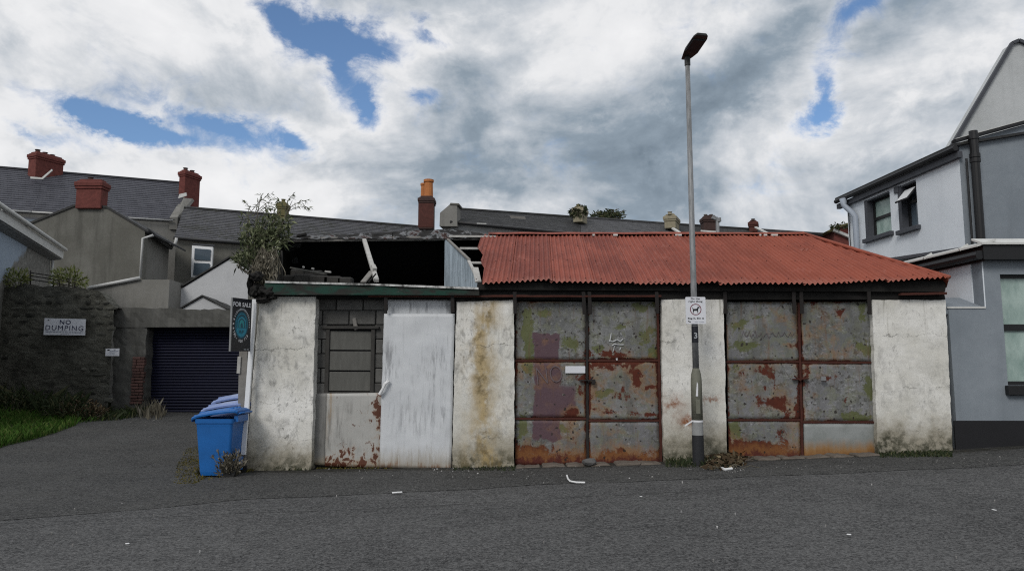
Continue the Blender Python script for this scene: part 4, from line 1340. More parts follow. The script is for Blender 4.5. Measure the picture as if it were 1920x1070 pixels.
ns = thing('warning_sign', 'white NO DUMPING sign fixed on the dark rubble wall', 'sign', P(122, 612, YS - .12))
ym = YS - .13
q = poly([(83.5, 596), (160.5, 598), (159, 628.5), (81.5, 627.5)], ym)
MB().prism(q, (0, .02, 0)).build('plate', M['sign_white'], ns)
sx = math.atan2(q[1].z - q[0].z, q[1].x - q[0].x)
mm = Matrix.Translation((q[0] + q[1] + q[2] + q[3]) / 4) @ Matrix.Rotation(-sx, 4, 'Y')
lettering('NO', 'lettering', M['navy_ink'], ns, mm @ Matrix.Translation((.01, -.004, .120)), .285, .115, .014, spacing=1.15)
lettering('DUMPING', 'lettering', M['navy_ink'], ns, mm @ Matrix.Translation((-.0, -.004, -.030)), .98, .128, 0.0, spacing=1.18)
mb = MB()
def strip(mb, mm, x, z, w_, h_, y=-.0022):
    return mb._add([mm @ Vector((x - w_ / 2, y, z - h_ / 2)), mm @ Vector((x + w_ / 2, y, z - h_ / 2)), mm @ Vector((x + w_ / 2, y, z + h_ / 2)), mm @ Vector((x - w_ / 2, y, z + h_ / 2))], [(0, 1, 2, 3)])
strip(mb, mm, 0, -.118, .99, .004)
xx = -.47
while xx < .46:
    ww = sr.uniform(.03, .09)
    strip(mb, mm, xx + ww / 2, -.143, ww, .018)
    xx += ww + .018
xx = -.06
while xx < .14:
    strip(mb, mm, xx, -.185, .03, .010)
    xx += .045
mb.build('small_print', M['grey_ink'], ns, recalc=False)['kind'] = 'stuff'
mb = MB()
strip(mb, mm, -.44, .165, .05, .012)
strip(mb, mm, -.41, .155, .06, .010)
mb.build('small_print', M['black_ink'], ns, recalc=False)['kind'] = 'stuff'
n2 = thing('notice', 'small white printed notice on the rubble wall beside the shutter', 'sign', P(210, 660, ym))
q = poly([(198, 653), (223.5, 653), (223, 667), (197.5, 667)], ym)
MB().prism(q, (0, .02, 0)).build('plate', M['sign_white'], n2)
mm2 = Matrix.Translation((q[0] + q[2]) / 2)
mb = MB()
strip(mb, mm2, -.10, .055, .06, .030); strip(mb, mm2, .06, .065, .05, .012)
mb.build('small_print', M['black_ink'], n2, recalc=False)['kind'] = 'stuff'
mb = MB()
strip(mb, mm2, .045, .025, .22, .016); strip(mb, mm2, 0, -.005, .16, .010); strip(mb, mm2, .0, -.032, .13, .010); strip(mb, mm2, 0, -.056, .26, .008)
mb.build('small_print', M['grey_ink'], n2, recalc=False)['kind'] = 'stuff'

rg = thing('railing', 'rusty thin railing leaning along the top of the rubble wall', 'railing', P(95, 535, YS + .2))
for v0, v1 in ((511, 527), (517, 533), (524, 539)):
    tube_part('rail', [P(57, v0, YS + .2), P(95, v0 + (v1 - v0) * .35, YS + .22), P(150, v1, YS + .25)], .014, M['strap'], rg, 6)
for u, va, vb in ((57, 507, 535), (100, 520, 536), (140, 528, 542)):
    tube_part('upright', [P(u, va, YS + .2), P(u, vb + 4, YS + .2)], .02, M['strap'], rg, 6)

# ================================================================ the derelict garage
YF = 11.2
G0 = P(1120, 868, YF)
garage = thing('derelict_garage', 'long derelict garage with white piers, rusting doors and half a red corrugated roof', 'garage', G0)

# piers (front corners as seen) ------------------------------------------------
for name_mat, tl, tr, br, bl, sd in (('pier_a', (487, 556), (592, 556), (583.5, 880), (459, 890), 1.0),
                                     ('pier_b', (856, 566), (964, 562), (964, 884), (847, 888), 2.0),
                                     ('pier_c', (1240, 561), (1356, 561), (1364, 872), (1245, 880), 3.0),
                                     ('pier_d', (1635, 562), (1773, 562), (1787, 858), (1647, 864), 4.0)):
    o = MB().slab(P(*tl, YF), P(*tr, YF), P(*br, YF), P(*bl, YF), .32, .05, .005, .006, sd).build('pier', M[name_mat], garage)
# crumbling stub of render over the stained pier
MB().slab(P(857, 561, YF + .04), P(964, 560, YF + .04), P(964, 566, YF + .04), P(857, 571, YF + .04), .2, .04, .02, .02, 8).build('broken_render', M['mortar'], garage)

# block panel with its boarded window ------------------------------------------
YB = 11.42
xl, xr = P(584, 650, YB).x, P(727, 650, YB).x
zt, zb = P(650, 555, YB).z, P(650, 745, YB).z
wl, wr = P(612, 680, YB).x, P(702, 680, YB).x
wt, wb = P(650, 617, YB).z, P(650, 738, YB).z
bw = MB().box(xl - .05, xr + .08, YB + .012, YB + .15, zb - 1.2, zt + .1).build('block_wall', M['mortar'], garage)
br_ = random.Random(5)
rows = 7
rh = (zt - zb) / rows
for r in range(rows):
    z0, z1 = zb + r * rh + .005, zb + (r + 1) * rh - .005
    x = xl - (.21 if r % 2 else .0) - .04
    while x < xr:
        a, b = max(x, xl) + .005, min(x + .40, xr) - .005
        x += .41
        parts = [(a, b)]
        if z1 > wb and z0 < wt:
            parts = []
            if a < wl:
                parts.append((a, min(b, wl)))
            if b > wr:
                parts.append((max(a, wr), b))
        for (p0, p1) in parts:
            if p1 - p0 > .04:
                pr = br_.uniform(0, .014)
                o = bevel(MB().box(p0, p1, YB - .012 - pr, YB + .03, z0, min(z1, wt if False else z1)).build('block', M['block'], bw), .008)
wf = MB()
wf.box(wl - .01, wl + .05, YB - .05, YB + .03, wb, wt)
wf.box(wr - .05, wr + .01, YB - .05, YB + .03, wb, wt)
wf.box(wl - .07, wr + .07, YB - .07, YB + .03, wt + .0002, wt + .045)
wf.box(wl + .0502, wr - .0502, YB - .045, YB + .03, wb, wb + .03)
wf = bevel(wf.build('window_frame', M['louvre_frame'], garage), .006)
bh = (wt - wb - .05) / 3
for k in range(3):
    z0 = wb + .035 + k * bh
    bevel(MB().bar((wl + .05, YB - .010, z0 + bh * .5), (wr - .05, YB - .004 + .006 * k, z0 + bh * .5 - .004), .03, bh - .022).build('board', M['louvre'], wf), .005)
MB().box(wl - .02, wr + .02, YB + .005, YB + .011, wb, wt).build('backing', M['soot'], wf)
bevel(MB().bar(P(664, 596, YB - .03), P(668, 618, YB - .05), .06, .03).build('bracket', M['grey_timber'], garage), .01)

# low sheet under the window, and the flattened white door ----------------------
def bent_sheet(name, tl, tr, br, bl, Y, mat, seed, amp=.012, parent=garage, thick=.035):
    tl, tr, br, bl = P(*tl, Y), P(*tr, Y), P(*br, Y), P(*bl, Y)
    return MB().slab(tl, tr, br, bl, thick, .05, amp * .5, .003, seed).build(name, mat, parent, smooth=True)
bent_sheet('side_sheet', (588, 737), (616, 737), (611, 872), (584, 870), 11.36, M['strip_sheet'], 3)
ls = bent_sheet('lower_sheet', (613, 737), (722, 736), (715, 877), (609, 873), 11.33, M['low_sheet'], 4)
bent_sheet('upper_sheet', (727, 559.5), (846, 559.5), (846, 596), (726, 596), 11.30, M['white_sheet'], 5, .006)
wd = bent_sheet('white_door', (720, 588), (852.5, 588), (846, 880), (711, 875.5), 11.235, M['white_sheet'], 6, .014)
hd = MB().tube([P(729, 714, 11.19), P(722, 719, 11.16), P(718, 728, 11.16), P(712, 739, 11.18)], [.018, .026, .02, .028], 8)
hd.tube([P(722, 719, 11.17), P(727, 711, 11.18), P(731, 716, 11.2)], .012, 6)
hd.build('rag_handle', M['white_scrap'], wd)
MB().box(P(720, 600, 11.5).x, P(860, 600, 11.5).x, 11.42, 11.5, -.2, P(800, 555, 11.5).z).build('backing_wall', M['mortar'], garage)

# two pairs of steel doors -------------------------------------------------------
YD = 11.30
def door_leaf(name, L, Rr, vt, vb, rails, mats, seed, tilt):
    """L/R: (u at top, u at bottom); rails: v of the cross rails"""
    fu = lambda pair, v: pair[0] + (pair[1] - pair[0]) * (v - vt) / (vb - vt)
    a, b, c, d = P(L[0], vt, YD + .04), P(Rr[0], vt, YD + .04), P(Rr[1], vb, YD + .04), P(L[1], vb, YD + .04)
    leaf_ = MB().prism([a, b, c, d], (0, .03, 0)).build(name, M['strap'], garage)
    vs = [vt] + rails + [vb]
    for k in range(len(vs) - 1):
        v0, v1 = vs[k] + (1.6 if k else 0), vs[k + 1] - (1.6 if k < len(vs) - 2 else 0)
        o = MB().slab(P(fu(L, v0) + 1.2, v0, YD), P(fu(Rr, v0) - 1.2, v0, YD), P(fu(Rr, v1) - 1.2, v1, YD), P(fu(L, v1) + 1.2, v1, YD), .03, .06, .003, .003, seed + k).build('panel', M[mats[k]], leaf_, smooth=True)
    for v in rails:
        MB().slab(P(fu(L, v), v - 1.9, YD - .014), P(fu(Rr, v), v - 1.9 + tilt, YD - .014), P(fu(Rr, v), v + 1.9 + tilt, YD - .014), P(fu(L, v), v + 1.9, YD - .014), .03, .04, .003, .004, seed + v).build('rail', M['rail'], leaf_)
    return leaf_
d1 = door_leaf('door_leaf', (966, 965), (1099, 1101), 565, 872, [676, 784.5], ['door_green', 'door_mid', 'door_low'], 11, 0)
d2 = door_leaf('door_leaf', (1101.5, 1103.5), (1232, 1239), 565, 872, [675.5, 788], ['door_grey', 'door_rust', 'door_low'], 21, 0)
d3 = door_leaf('door_leaf', (1361, 1366), (1496, 1504), 566, 861, [678, 787], ['door_plain', 'door_rust', 'door_low'], 31, 0)
d4 = door_leaf('door_leaf', (1501, 1507), (1633, 1646), 566, 861, [679, 791], ['door_plain', 'door_plain', 'galv_foot'], 41, 0)
d4.children[2]['label'] = 'plain grey patch sheet, orange with rust along its foot'
for lf_, uu in ((d2, (1233, 1240)), (d1, (1100.5, 1102)), (d3, (1498, 1505))):
    MB().slab(P(uu[0] - 2.2, 567, YD - .02), P(uu[0] + 2.2, 567, YD - .02), P(uu[1] + 2.2, 870 if lf_ != d3 else 860, YD - .02), P(uu[1] - 2.2, 870 if lf_ != d3 else 860, YD - .02), .03, .04, .003, .005, uu[0]).build('stile', M['rail'] if lf_ != d1 else M['strap'], lf_)
# hasps, padlock, blank plate, chalked marks
def hasp(leaf_, pts, mat=M['strap']):
    mb = MB()
    mb.bar(P(*pts[0], YD - .045), P(*pts[1], YD - .05), .05, .02)
    mb.tube([P(*pts[2], YD - .05), P(*pts[3], YD - .06), P(*pts[4], YD - .05)], .013, 6)
    return bevel(mb.build('hasp', mat, leaf_), .004)
hasp(d1, ((1086, 713), (1116, 712), (1098, 706), (1104, 716), (1112, 706)))
bevel(MB().box(P(1100, 0, YD).x, P(1106.5, 0, YD).x, YD - .075, YD - .045, P(0, 720, YD).z, P(0, 711, YD).z).build('padlock', M['strap'], d1), .006)
hasp(d3, ((1486, 711), (1516, 709), (1489, 704), (1500, 713), (1512, 704)), M['rail'])
bevel(MB().box(P(1503, 0, YD).x, P(1512, 0, YD).x, YD - .085, YD - .045, P(0, 714, YD).z, P(0, 705, YD).z).build('padlock', M['steel'], d3), .008)
bevel(MB().prism(poly([(1060, 686), (1097.5, 686), (1097.5, 699.5), (1060, 699.5)], YD - .03), (0, .012, 0)).build('blank_plate', M['sign_white'], d1), .012, 2)
md = Matrix.Translation(P(1030, 702, YD - .016))
lettering('NO', 'scratched_lettering', M['faint'], d1, md @ Matrix.Rotation(R(-6), 4, 'Y'), .38, .25, -.022)
cm = MB()
def stroke(pts, w=.016):
    q = [P(u, v, YD - .013) for u, v in pts]
    cm.tube(q, [w * (.5 + .5 * random.random()) for _ in q], 5)
random.seed(21)
stroke([(1146, 624), (1145, 632), (1143, 640)], .012); stroke([(1143, 638), (1149, 640), (1156, 637)], .013); stroke([(1157, 636), (1163, 640), (1168, 635)], .012)
stroke([(1164, 624), (1165, 628)], .012); stroke([(1147, 648), (1152, 645), (1160, 646), (1169, 646)], .013); stroke([(1152, 648), (1151, 654), (1149, 660)], .010)
stroke([(1164, 651), (1162, 656)], .010); stroke([(1156, 671), (1157, 675)], .018)
cm.build('spray_marks', M['chalk'], d2)['kind'] = 'stuff'
cm = MB()
random.seed(22)
for k in range(9):
    u = 1390 + k * 11
    stroke([(u, 628 + random.uniform(-3, 3)), (u + 4, 622 + random.uniform(-3, 3)), (u + 7, 631 + random.uniform(-3, 2)), (u + 11, 627 + random.uniform(-4, 4))], .005)
cm.build('spray_marks', M['faint'], d3)['kind'] = 'stuff'
# thresholds of broken concrete
for u0, u1, v0, v1, n in ((968, 1245, 871, 879, 6), (1368, 1650, 859, 868, 6)):
    th = None
    for k in range(n):
        a, b = u0 + (u1 - u0) * k / n, u0 + (u1 - u0) * (k + 1) / n
        xa, xb = P(a, 870, 11.1).x + .008, P(b, 870, 11.1).x - .008
        xm = (xa + xb) / 2
        mb = MB()
        y0_ = 10.98 + .07 * mnoise.noise(Vector((a, 1, 0)))
        zt_ = gn(xm, 11.0) + .038 + .012 * mnoise.noise(Vector((a * 1.3, 0, 0)))
        mb.slab((xa, y0_, zt_), (xb, y0_ + .04, zt_), (xb, y0_ + .04, zt_ - .2), (xa, y0_, zt_ - .2), .42, .05, .02, .02, k)
        if th is None:
            th = bevel(mb.build('threshold', M['concrete'], garage), .02)
        else:
            bevel(mb.build('slab', M['concrete'], th), .02)

# head beam, old green fascia, hangers -------------------------------------------
for (pts, yy, mat, nm) in (([(497, 530), (897, 542.5), (897, 553), (497, 552)], 11.06, 'fascia', 'fascia'),
                           ([(480, 540), (900, 546), (900, 562), (480, 558)], 11.22, 'dark_timber', 'head_beam'),
                           ([(893, 541), (1772, 541), (1772, 561), (893, 561)], 11.20, 'dark_timber', 'head_beam'),
                           ([(893, 530), (1772, 526), (1772, 547), (893, 543)], 11.13, 'dark_timber', 'eave_board')):
    q = poly(pts, yy)
    MB().slab(q[0], q[1], q[2], q[3], .16, .10, .008, .014, yy).build(nm, M[mat], garage)
q = poly([(497, 526.5), (700, 531.5), (897, 538.5), (897, 542.5), (700, 535), (497, 530)], 11.04)
MB().prism(q, (0, .22, 0)).build('capping', M['capping'], garage)
q = poly([(690, 553.2), (1240, 553.2), (1240, 556.5), (690, 556.5)], 11.12)
MB().slab(*q, .05, .1, .004, .006, 9).build('door_track', M['rail'], garage)
q = poly([(1690, 549), (1776, 547.5), (1776, 551.5), (1690, 553)], 11.08)
MB().slab(*q, .08, .1, .004, .006, 9).build('red_strip', M['rail'], garage)
for u, v1 in ((724, 582), (849, 586), (966, 588), (1095, 589), (1106, 589), (1232, 588), (1360, 588), (1489, 588), (1503, 588), (1630, 589)):
    bevel(MB().bar(P(u - 1, 547, 11.12), P(u + (.8 if u > 1000 else 0), v1, 11.16), .055, .02, (0, 1, 0)).build('hanger', M['strap'], garage), .004)
# rotten lumps at the left end of the head beam
for k, (u, v, ru, rv) in enumerate(((482, 518, 12, 9), (500, 546, 17, 11), (479, 546, 10, 14), (492, 563, 13, 6), (470, 533, 4, 20), (511, 556, 9, 6))):
    bm = bmesh.new()
    bmesh.ops.create_icosphere(bm, subdivisions=3, radius=1.0)
    c = P(u, v, 11.10 + .03 * (k % 3))
    for q in bm.verts:
        nz = 1 + .55 * mnoise.noise(q.co * 1.9 + Vector((k * 5, 0, 0))) + .22 * mnoise.noise(q.co * 5 + Vector((k, 0, 0)))
        q.co = Vector((q.co.x * ru / 125 * nz, q.co.y * .12 * nz, q.co.z * rv / 125 * nz)) + c - BASE[garage.name]
    me = bpy.data.meshes.new('rotten_timber')
    bm.to_mesh(me)
    bm.free()
    me.materials.append(M['dark_timber'])
    o = bpy.data.objects.new('rotten_timber', me)
    col.objects.link(o)
    o.parent = garage

# walls and the rear half of the roof ---------------------------------------------
RL, RR = Vector((-4.47, 14.2, 3.97)), Vector((5.56, 14.2, 4.05))
gw = [(-3.86, 11.42, -.1), (-3.86, 11.42, 2.72), (-4.47, 14.2, 3.93), (-5.17, 17.4, 2.7), (-5.17, 17.4, -.1)]
MB().prism(gw, (-.13, 0, 0)).build('gable_wall', M['cement'], garage)
MB().box(6.40, 6.52, 11.5, 17.4, -.1, 2.7).build('end_wall', M['cement'], garage)
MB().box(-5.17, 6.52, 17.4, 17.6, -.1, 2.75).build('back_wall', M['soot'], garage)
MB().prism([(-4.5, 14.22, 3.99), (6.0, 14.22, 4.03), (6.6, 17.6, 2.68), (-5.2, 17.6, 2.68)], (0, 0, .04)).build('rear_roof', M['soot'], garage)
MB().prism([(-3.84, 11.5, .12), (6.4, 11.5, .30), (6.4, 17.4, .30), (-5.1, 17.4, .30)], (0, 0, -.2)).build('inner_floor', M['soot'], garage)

# red corrugated front slope: overlapping sheets ------------------------------------
EX0, EX1, EY, RY = -0.66, 6.48, 11.0, 14.2
def ez(x): return 2.735 + .075 * sstep(x, 4.2, 6.5) + .012 * math.sin(x * 2.1) - .012 * sstep(x, .5, 2.0)
def rz(x): return 4.046
NRM = Vector((0, -1.31, 3.2)).normalized()
lim_t = [0, .12, .25, .33, .40, .55, .62, .70, .80, .9, 1.0]
lim_x = [-.44, -.46, -.47, -.53, -.57, -.54, -.70, -.78, -.74, -.70, -.67]
def tmax(x): return 1.0 if x < 5.45 else max(0.0, (EX1 - x) / (EX1 - 5.45))
def roof_pt(x, t, lift, tear=False):
    if tear:
        x = max(x, float(np.interp(t, lim_t, lim_x)))
    tm = tmax(x)
    tt = t * tm
    q = Vector((x + .11 * tt, EY + (RY - EY) * tt, ez(x) + (rz(x) - ez(x)) * tt))
    q += NRM * (.016 * math.cos(2 * math.pi * x / .078) + lift + .014 * mnoise.noise(Vector((x * 1.1, tt * 2.4, 0))))
    return q
sheet_w = .078 * 8
k = 0
x = EX0
rs = random.Random(4)
while x < EX1 - .02:
    xa, xb = x - .03, min(x + sheet_w + .012, EX1)
    n = max(4, int((xb - xa) / .0078))
    us = [xa + (xb - xa) * i / n for i in range(n + 1)]
    over = rs.uniform(-.03, .045)
    def fn(a, b, over=over, k=k):
        t = b if b > 0 else -over / 3
        t0 = t + (.010 * mnoise.noise(Vector((a * 14, 0, k))) if b == 0 else 0)
        return roof_pt(a, t0, .004 * (k % 2) + .020 * ((a - xa) / (xb - xa)) + (.012 * mnoise.noise(Vector((k * 3.3, b * 2, 0)))) , k == 0)
    MB().grid(fn, us, [i / 12 for i in range(13)]).build('roof_sheet', M['red_tin'], garage, smooth=True, recalc=False)
    x += sheet_w
    k += 1
# rows of roofing nails
nm = MB()
for t_ in (.04, .36, .68, .95):
    xx = EX0 + .12
    while xx < EX1 - .1:
        if t_ < tmax(xx) - .03:
            c_ = roof_pt(xx, t_ / max(.05, tmax(xx)), .024)
            nm.tube([c_ - NRM * .004, c_ + NRM * .006], [.011, .006], 6)
        xx += .078 * 3
nm.build('roofing_nails', M['rail'], garage, recalc=False)['kind'] = 'stuff'
# patch sheets lapped over the hip side
def fnp(a, b): return roof_pt(a, .62 + .36 * b + .03 * mnoise.noise(Vector((a * 6, 0, 4))), .018 + .004 * b)
MB().grid(fnp, [5.02 + i * .0078 for i in range(60)], [i / 5 for i in range(6)]).build('roof_sheet', M['red_tin'], garage, smooth=True, recalc=False)
# hip end and cappings
MB().prism([(EX1, EY, ez(6.4)), (5.56, RY, 4.04), (6.56, 17.4, 2.7), (6.56, 11.2, 2.72)], (0, 0, -.03)).build('hip_end', M['red_tin'], garage)
MB().tube([(EX1 + .01, EY - .01, ez(6.4) + .015), (6.0, 12.65, 3.47), (5.60, RY - .02, 4.07)], [.03, .035, .035], 8).build('hip_capping', M['red_tin'], garage, smooth=True)
rc = MB().grid(lambda a, b: (a, 14.02 + .3 * b, 4.03 + .060 * math.sin(b * math.pi) + .008 * mnoise.noise(Vector((a * 2, b, 0)))), [-.45 + 6.05 * i / 40 for i in range(41)], [i / 6 for i in range(7)])
rc.build('ridge_capping', M['red_tin'], garage, recalc=False)
for u, w_ in ((1111, 4), (1150, 8), (1266, 12), (1424, 3), (1432, 6), (1446, 12)):
    a, b = P(u, 440.5, 14.0), P(u + w_, 440.5, 14.0)
    MB().bar(a, b, .03, .035).build('mortar_dab', M['lead_white'], garage)

# what is left of the torn roof on the left -------------------------------------------
def beam(name, a, b, wx, wz, mat):
    n = 8
    a, b = Vector(a), Vector(b)
    pts = [a.lerp(b, i / n) + Vector((0, 0, .018 * mnoise.noise(Vector((i * .9, a.x, a.z))))) for i in range(n + 1)]
    mb = MB()
    for p0, p1 in zip(pts, pts[1:]):
        mb.bar(p0, p1 + (p1 - p0) * .02, wx, wz)
    return mb.build(name, M[mat], garage)
bevel(MB().bar(P(522, 450, 14.1), P(905, 446, 14.1), .06, .085).build('ridge_beam', M['grey_timber'], garage), .01)
ue = [(528, 449), (541, 443), (581, 440.5), (640, 440), (679, 437), (760, 434), (844, 429), (868, 432), (898, 436), (912, 442)]
rr_ = random.Random(9)
strips = [(524, 600), (590, 668), (655, 735), (728, 800), (790, 850), (846, 912)]
for k, (u0, u1) in enumerate(strips):
    def fnr(a, b, k=k):
        vt_ = np.interp(a, [q[0] for q in ue], [q[1] for q in ue])
        v = vt_ + (447.5 - vt_ + 1.5 * mnoise.noise(Vector((a * .07, k, 0)))) * b + 1.2 * mnoise.noise(Vector((a * .11, b * 3, k * 3.0)))
        q = P(a, v, 14.02 + .02 * (k % 2) + .10 * (1 - b))
        q.y += .05 * mnoise.noise(Vector((a * .05, b * 2, k)))
        return q
    mb = MB().grid(fnr, [u0 + (u1 - u0) * i / 22 for i in range(23)], [0, .25, .5, .75, 1.0])
    top = [mb.v[i * 5] for i in range(23)]
    mb._add(top + [(q[0] - .02, q[1] + 1.0, q[2] - .33) for q in top], [(i, i + 1, 23 + i + 1, 23 + i) for i in range(22)])
    mb.build('torn_sheet', M['remnant'], garage, recalc=False)
bevel(MB().bar(P(556, 443, 13.9), P(575, 439, 13.95), .1, .05).build('loose_felt', M['dark_timber'], garage), .01)
for u0, u1, v, Y in ((842, 930, 443.5, 14.05), (862, 950, 466, 13.25), (882, 950, 493, 12.35)):
    bevel(MB().bar(P(u0, v, Y), P(u1, v + .5, Y), .07, .042).build('purlin', M['pale_timber'], garage), .006)
# blue tin partition
ptop = [P(898, 527, 11.45), P(893, 510, 11.8), P(881, 489, 12.35), P(864, 471, 13.1), P(835, 449, 14.08)]
def fnt(a, b):
    f = a * 4
    i = min(3, int(f))
    q = ptop[i].lerp(ptop[i + 1], f - i)
    s_ = a * 2.7
    return (q.x + .012 * math.cos(2 * math.pi * s_ / .12), q.y, q.z + (2.0 - q.z) * b + (.02 * mnoise.noise(Vector((a * 9, 0, 0))) if b == 0 else 0))
MB().grid(fnt, [i / 140 for i in range(141)], [0, .5, 1]).build('tin_partition', M['blue_tin'], garage, smooth=True, recalc=False)
bevel(MB().bar(P(840, 449, 14.0), P(880, 487, 12.35), .05, .035).build('rafter', M['grey_timber'], garage), .006)
bevel(MB().bar(P(879, 489, 12.2), P(898, 528, 11.4), .05, .035).build('rafter', M['pale_timber'], garage), .006)
bevel(MB().bar(P(891, 502, 11.75), P(897, 529, 11.4), .10, .03).build('rafter_stub', M['pale_timber'], garage), .006)
# snapped rafter hanging across the hole
bevel(MB().bar(P(683, 450, 13.95), P(706, 526, 11.5), .075, .06).build('snapped_rafter', M['pale_timber'], garage), .008)
bevel(MB().bar(P(681, 529, 11.5), P(697, 509, 11.9), .09, .03).build('splinter', M['grey_timber'], garage), .006)
bevel(MB().bar(P(699, 497, 12.0), P(703, 505, 11.9), .07, .05).build('splinter', M['pale_timber'], garage), .006)
bevel(MB().bar(P(691, 529, 11.4), P(705, 513, 11.5), .02, .02).build('splinter', M['dark_timber'], garage), .004)
bevel(MB().bar(P(524, 447, 14.0), P(516, 476, 13.0), .09, .04).build('rafter_end', M['pale_timber'], garage), .008)
bevel(MB().bar(P(528, 470, 13.2), P(529, 526, 13.2), .03, .03).build('inner_post', M['louvre_frame'], garage), .004)
# fallen blocks and laths lying inside on the old loft boards
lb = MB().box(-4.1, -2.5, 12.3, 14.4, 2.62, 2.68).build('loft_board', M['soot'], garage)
br2 = random.Random(12)
for u, v, Y, s_ in ((548, 522, 12.9, .22), (572, 520, 12.8, .28), (600, 523, 12.7, .26), (625, 524, 12.7, .24), (560, 511, 13.4, .2), (590, 513, 13.3, .24), (648, 526, 12.7, .2)):
    c = P(u, v, Y)
    bevel(MB().box(c.x - s_ / 1.6, c.x + s_ / 1.6, Y - .1, Y + .1, 2.685, max(2.75, c.z + .05)).build('fallen_block', M['louvre_frame'], lb), .02)
bevel(MB().bar(P(545, 502, 13.2), P(612, 514, 12.8), .05, .03).build('lath', M['louvre'], lb), .005)
for u, v, w_ in ((567, 500, 4), (584, 503, 5), (609, 509, 12)):
    bevel(MB().bar(P(u, v, 12.75), P(u + w_, v + 1.5, 12.75), .04, .035).build('plaster_lump', M['pale_timber'], lb), .008)

# ================================================================ painted house on the right
house = thing('painted_house', 'pale painted two storey house with black gutters, right of the derelict garage', 'house', P(1880, 842, 11.3))
YH = 11.3
KX = -0.068
xc = P(1840, 490, YH).x
X_R = P(2230, 600, YH).x
zt = P(1880, 488, YH).z
w0, w1 = P(1881, 600, YH).x, P(2010, 600, YH).x
wz0, wz1 = P(1890, 722, YH).z, P(1890, 514, YH).z
mb = MB()
mb.prism([(xc, YH, -.1), (P(1787.5, 700, YH).x, YH, -.1), (P(1778, 576, YH).x, YH, P(1790, 576, YH).z), (xc, YH, P(1790, 576, YH).z)], (0, .25, 0))
mb.box(xc, w0, YH, YH + .25, -.1, zt)
mb.box(w1, X_R, YH, YH + .25, -.1, zt)
mb.box(w0, w1, YH, YH + .25, -.1, wz0)
mb.box(w0, w1, YH, YH + .25, wz1, zt)
fw = mb.build('front_wall', M['house_grey'], house)
zc = P(1800, 576, YH).z
MB().prism([(P(1773, 570, YH).x, YH + .012, zc), (P(1773, 570, YH).x, YH + .55, zc + .20), (P(1773, 570, YH).x, YH + .55, zc - .1), (P(1773, 570, YH).x, YH + .012, zc - .1)], (xc - P(1773, 570, YH).x - .003, 0, 0)).build('sloping_cap', M['house_grey'], house)
MB().box(P(1775, 570, YH).x, xc + .01, YH - .014, YH + .01, zc - .016, zc + .012).build('drip_edge', M['lead_white'], house)
MB().box(P(1788, 790, YH).x, X_R, YH - .015, YH + .01, -.1, P(1840, 788, YH).z).build('plinth', M['plinth'], house)
def sp(y, z, off=0.0): return Vector((xc + KX * (y - YH) + off, y, z))
MB().prism([sp(YH + .25, -.1), sp(15.2, -.1), sp(15.2, zt), sp(YH + .25, zt)], (.25, 0, 0)).build('side_wall', M['house_pale'], house)
MB().box(xc + .002, xc + .02, YH - .002, YH + .25, P(1840, 576, YH).z, zt).build('corner_bead', M['house_pale'], house)
# flat roof edge: fascia, gutter, flashing
zf0, zf1 = P(1880, 486, 11.15).z, P(1880, 459, 11.15).z
MB().box(xc - .06, X_R, 11.14, 11.298, zf0, zf1).build('fascia', M['black_gloss'], house)
MB().prism([(xc - .10, 11.10, zf1), (X_R, 11.10, zf1), (X_R, 11.35, zf1 + .10), (xc - .10, 11.35, zf1 + .10)], (0, 0, .03)).build('flashing', M['lead_white'], house)
mb = MB()
a, b = sp(11.15, 0, -.12), sp(15.2, 0, -.12)
for p0, p1 in ((a, b),):
    mb.tube([(p0.x, p0.y, zf0 + .07), (p1.x, p1.y, zf0 + .07)], .07, 10)
    mb.prism([(p0.x + .11, p0.y + .02, zf0 - .02), (p1.x + .11, p1.y, zf0 - .02), (p1.x + .11, p1.y, zf1), (p0.x + .11, p0.y + .02, zf1)], (-.03, 0, 0))
mb.build('gutter', M['black_gloss'], house)
MB().prism([sp(11.12, zf1 - .03, -.17), sp(15.2, zf1 - .03, -.17), sp(15.2, zf1 + .06, .12), sp(11.12, zf1 + .06, .12)], (0, 0, .03)).build('flashing', M['lead_white'], house)
for y in (11.5, 12.4, 13.3, 14.2):
    MB().bar(sp(y, zf1 - .02, -.19), sp(y, zf1 + .06, -.05), .025, .04).build('gutter_clip', M['lead_white'], house)
MB().prism([sp(11.3, zf1 + .05, .1), (X_R, 11.3, zf1 + .05), (X_R, 15.2, zf1 + .3), sp(15.2, zf1 + .3, .1)], (0, 0, -.05)).build('flat_roof', M['grey_trim'], house)
# ground floor window
gwn = MB()
for bx in ((w0, w0 + .05, wz0, wz1), (w1 - .05, w1, wz0, wz1)):
    gwn.box(bx[0], bx[1], YH + .08, YH + .16, bx[2], bx[3])
for z0, z1 in ((wz0, wz0 + .06), (P(1890, 619, YH).z, P(1890, 607, YH).z), (wz1 - .05, wz1)):
    gwn.box(w0 + .0502, w1 - .0502, YH + .075, YH + .155, z0, z1)
gwn = gwn.build('window', M['black_gloss'], house)
zm0, zm1 = P(1890, 619, YH).z, P(1890, 607, YH).z
MB().box(w0 + .05, w1 - .05, YH + .11, YH + .12, wz0 + .06, zm0).build('pane', M['frost'], gwn)
MB().box(w0 + .05, w1 - .05, YH + .11, YH + .12, zm1, wz1 - .05).build('pane', M['frost'], gwn)
bevel(MB().box(w0 - .05, w1 + .05, YH - .09, YH + .1, P(1890, 740, YH).z, wz0 - .002).build('sill', M['black_gloss'], gwn), .008)

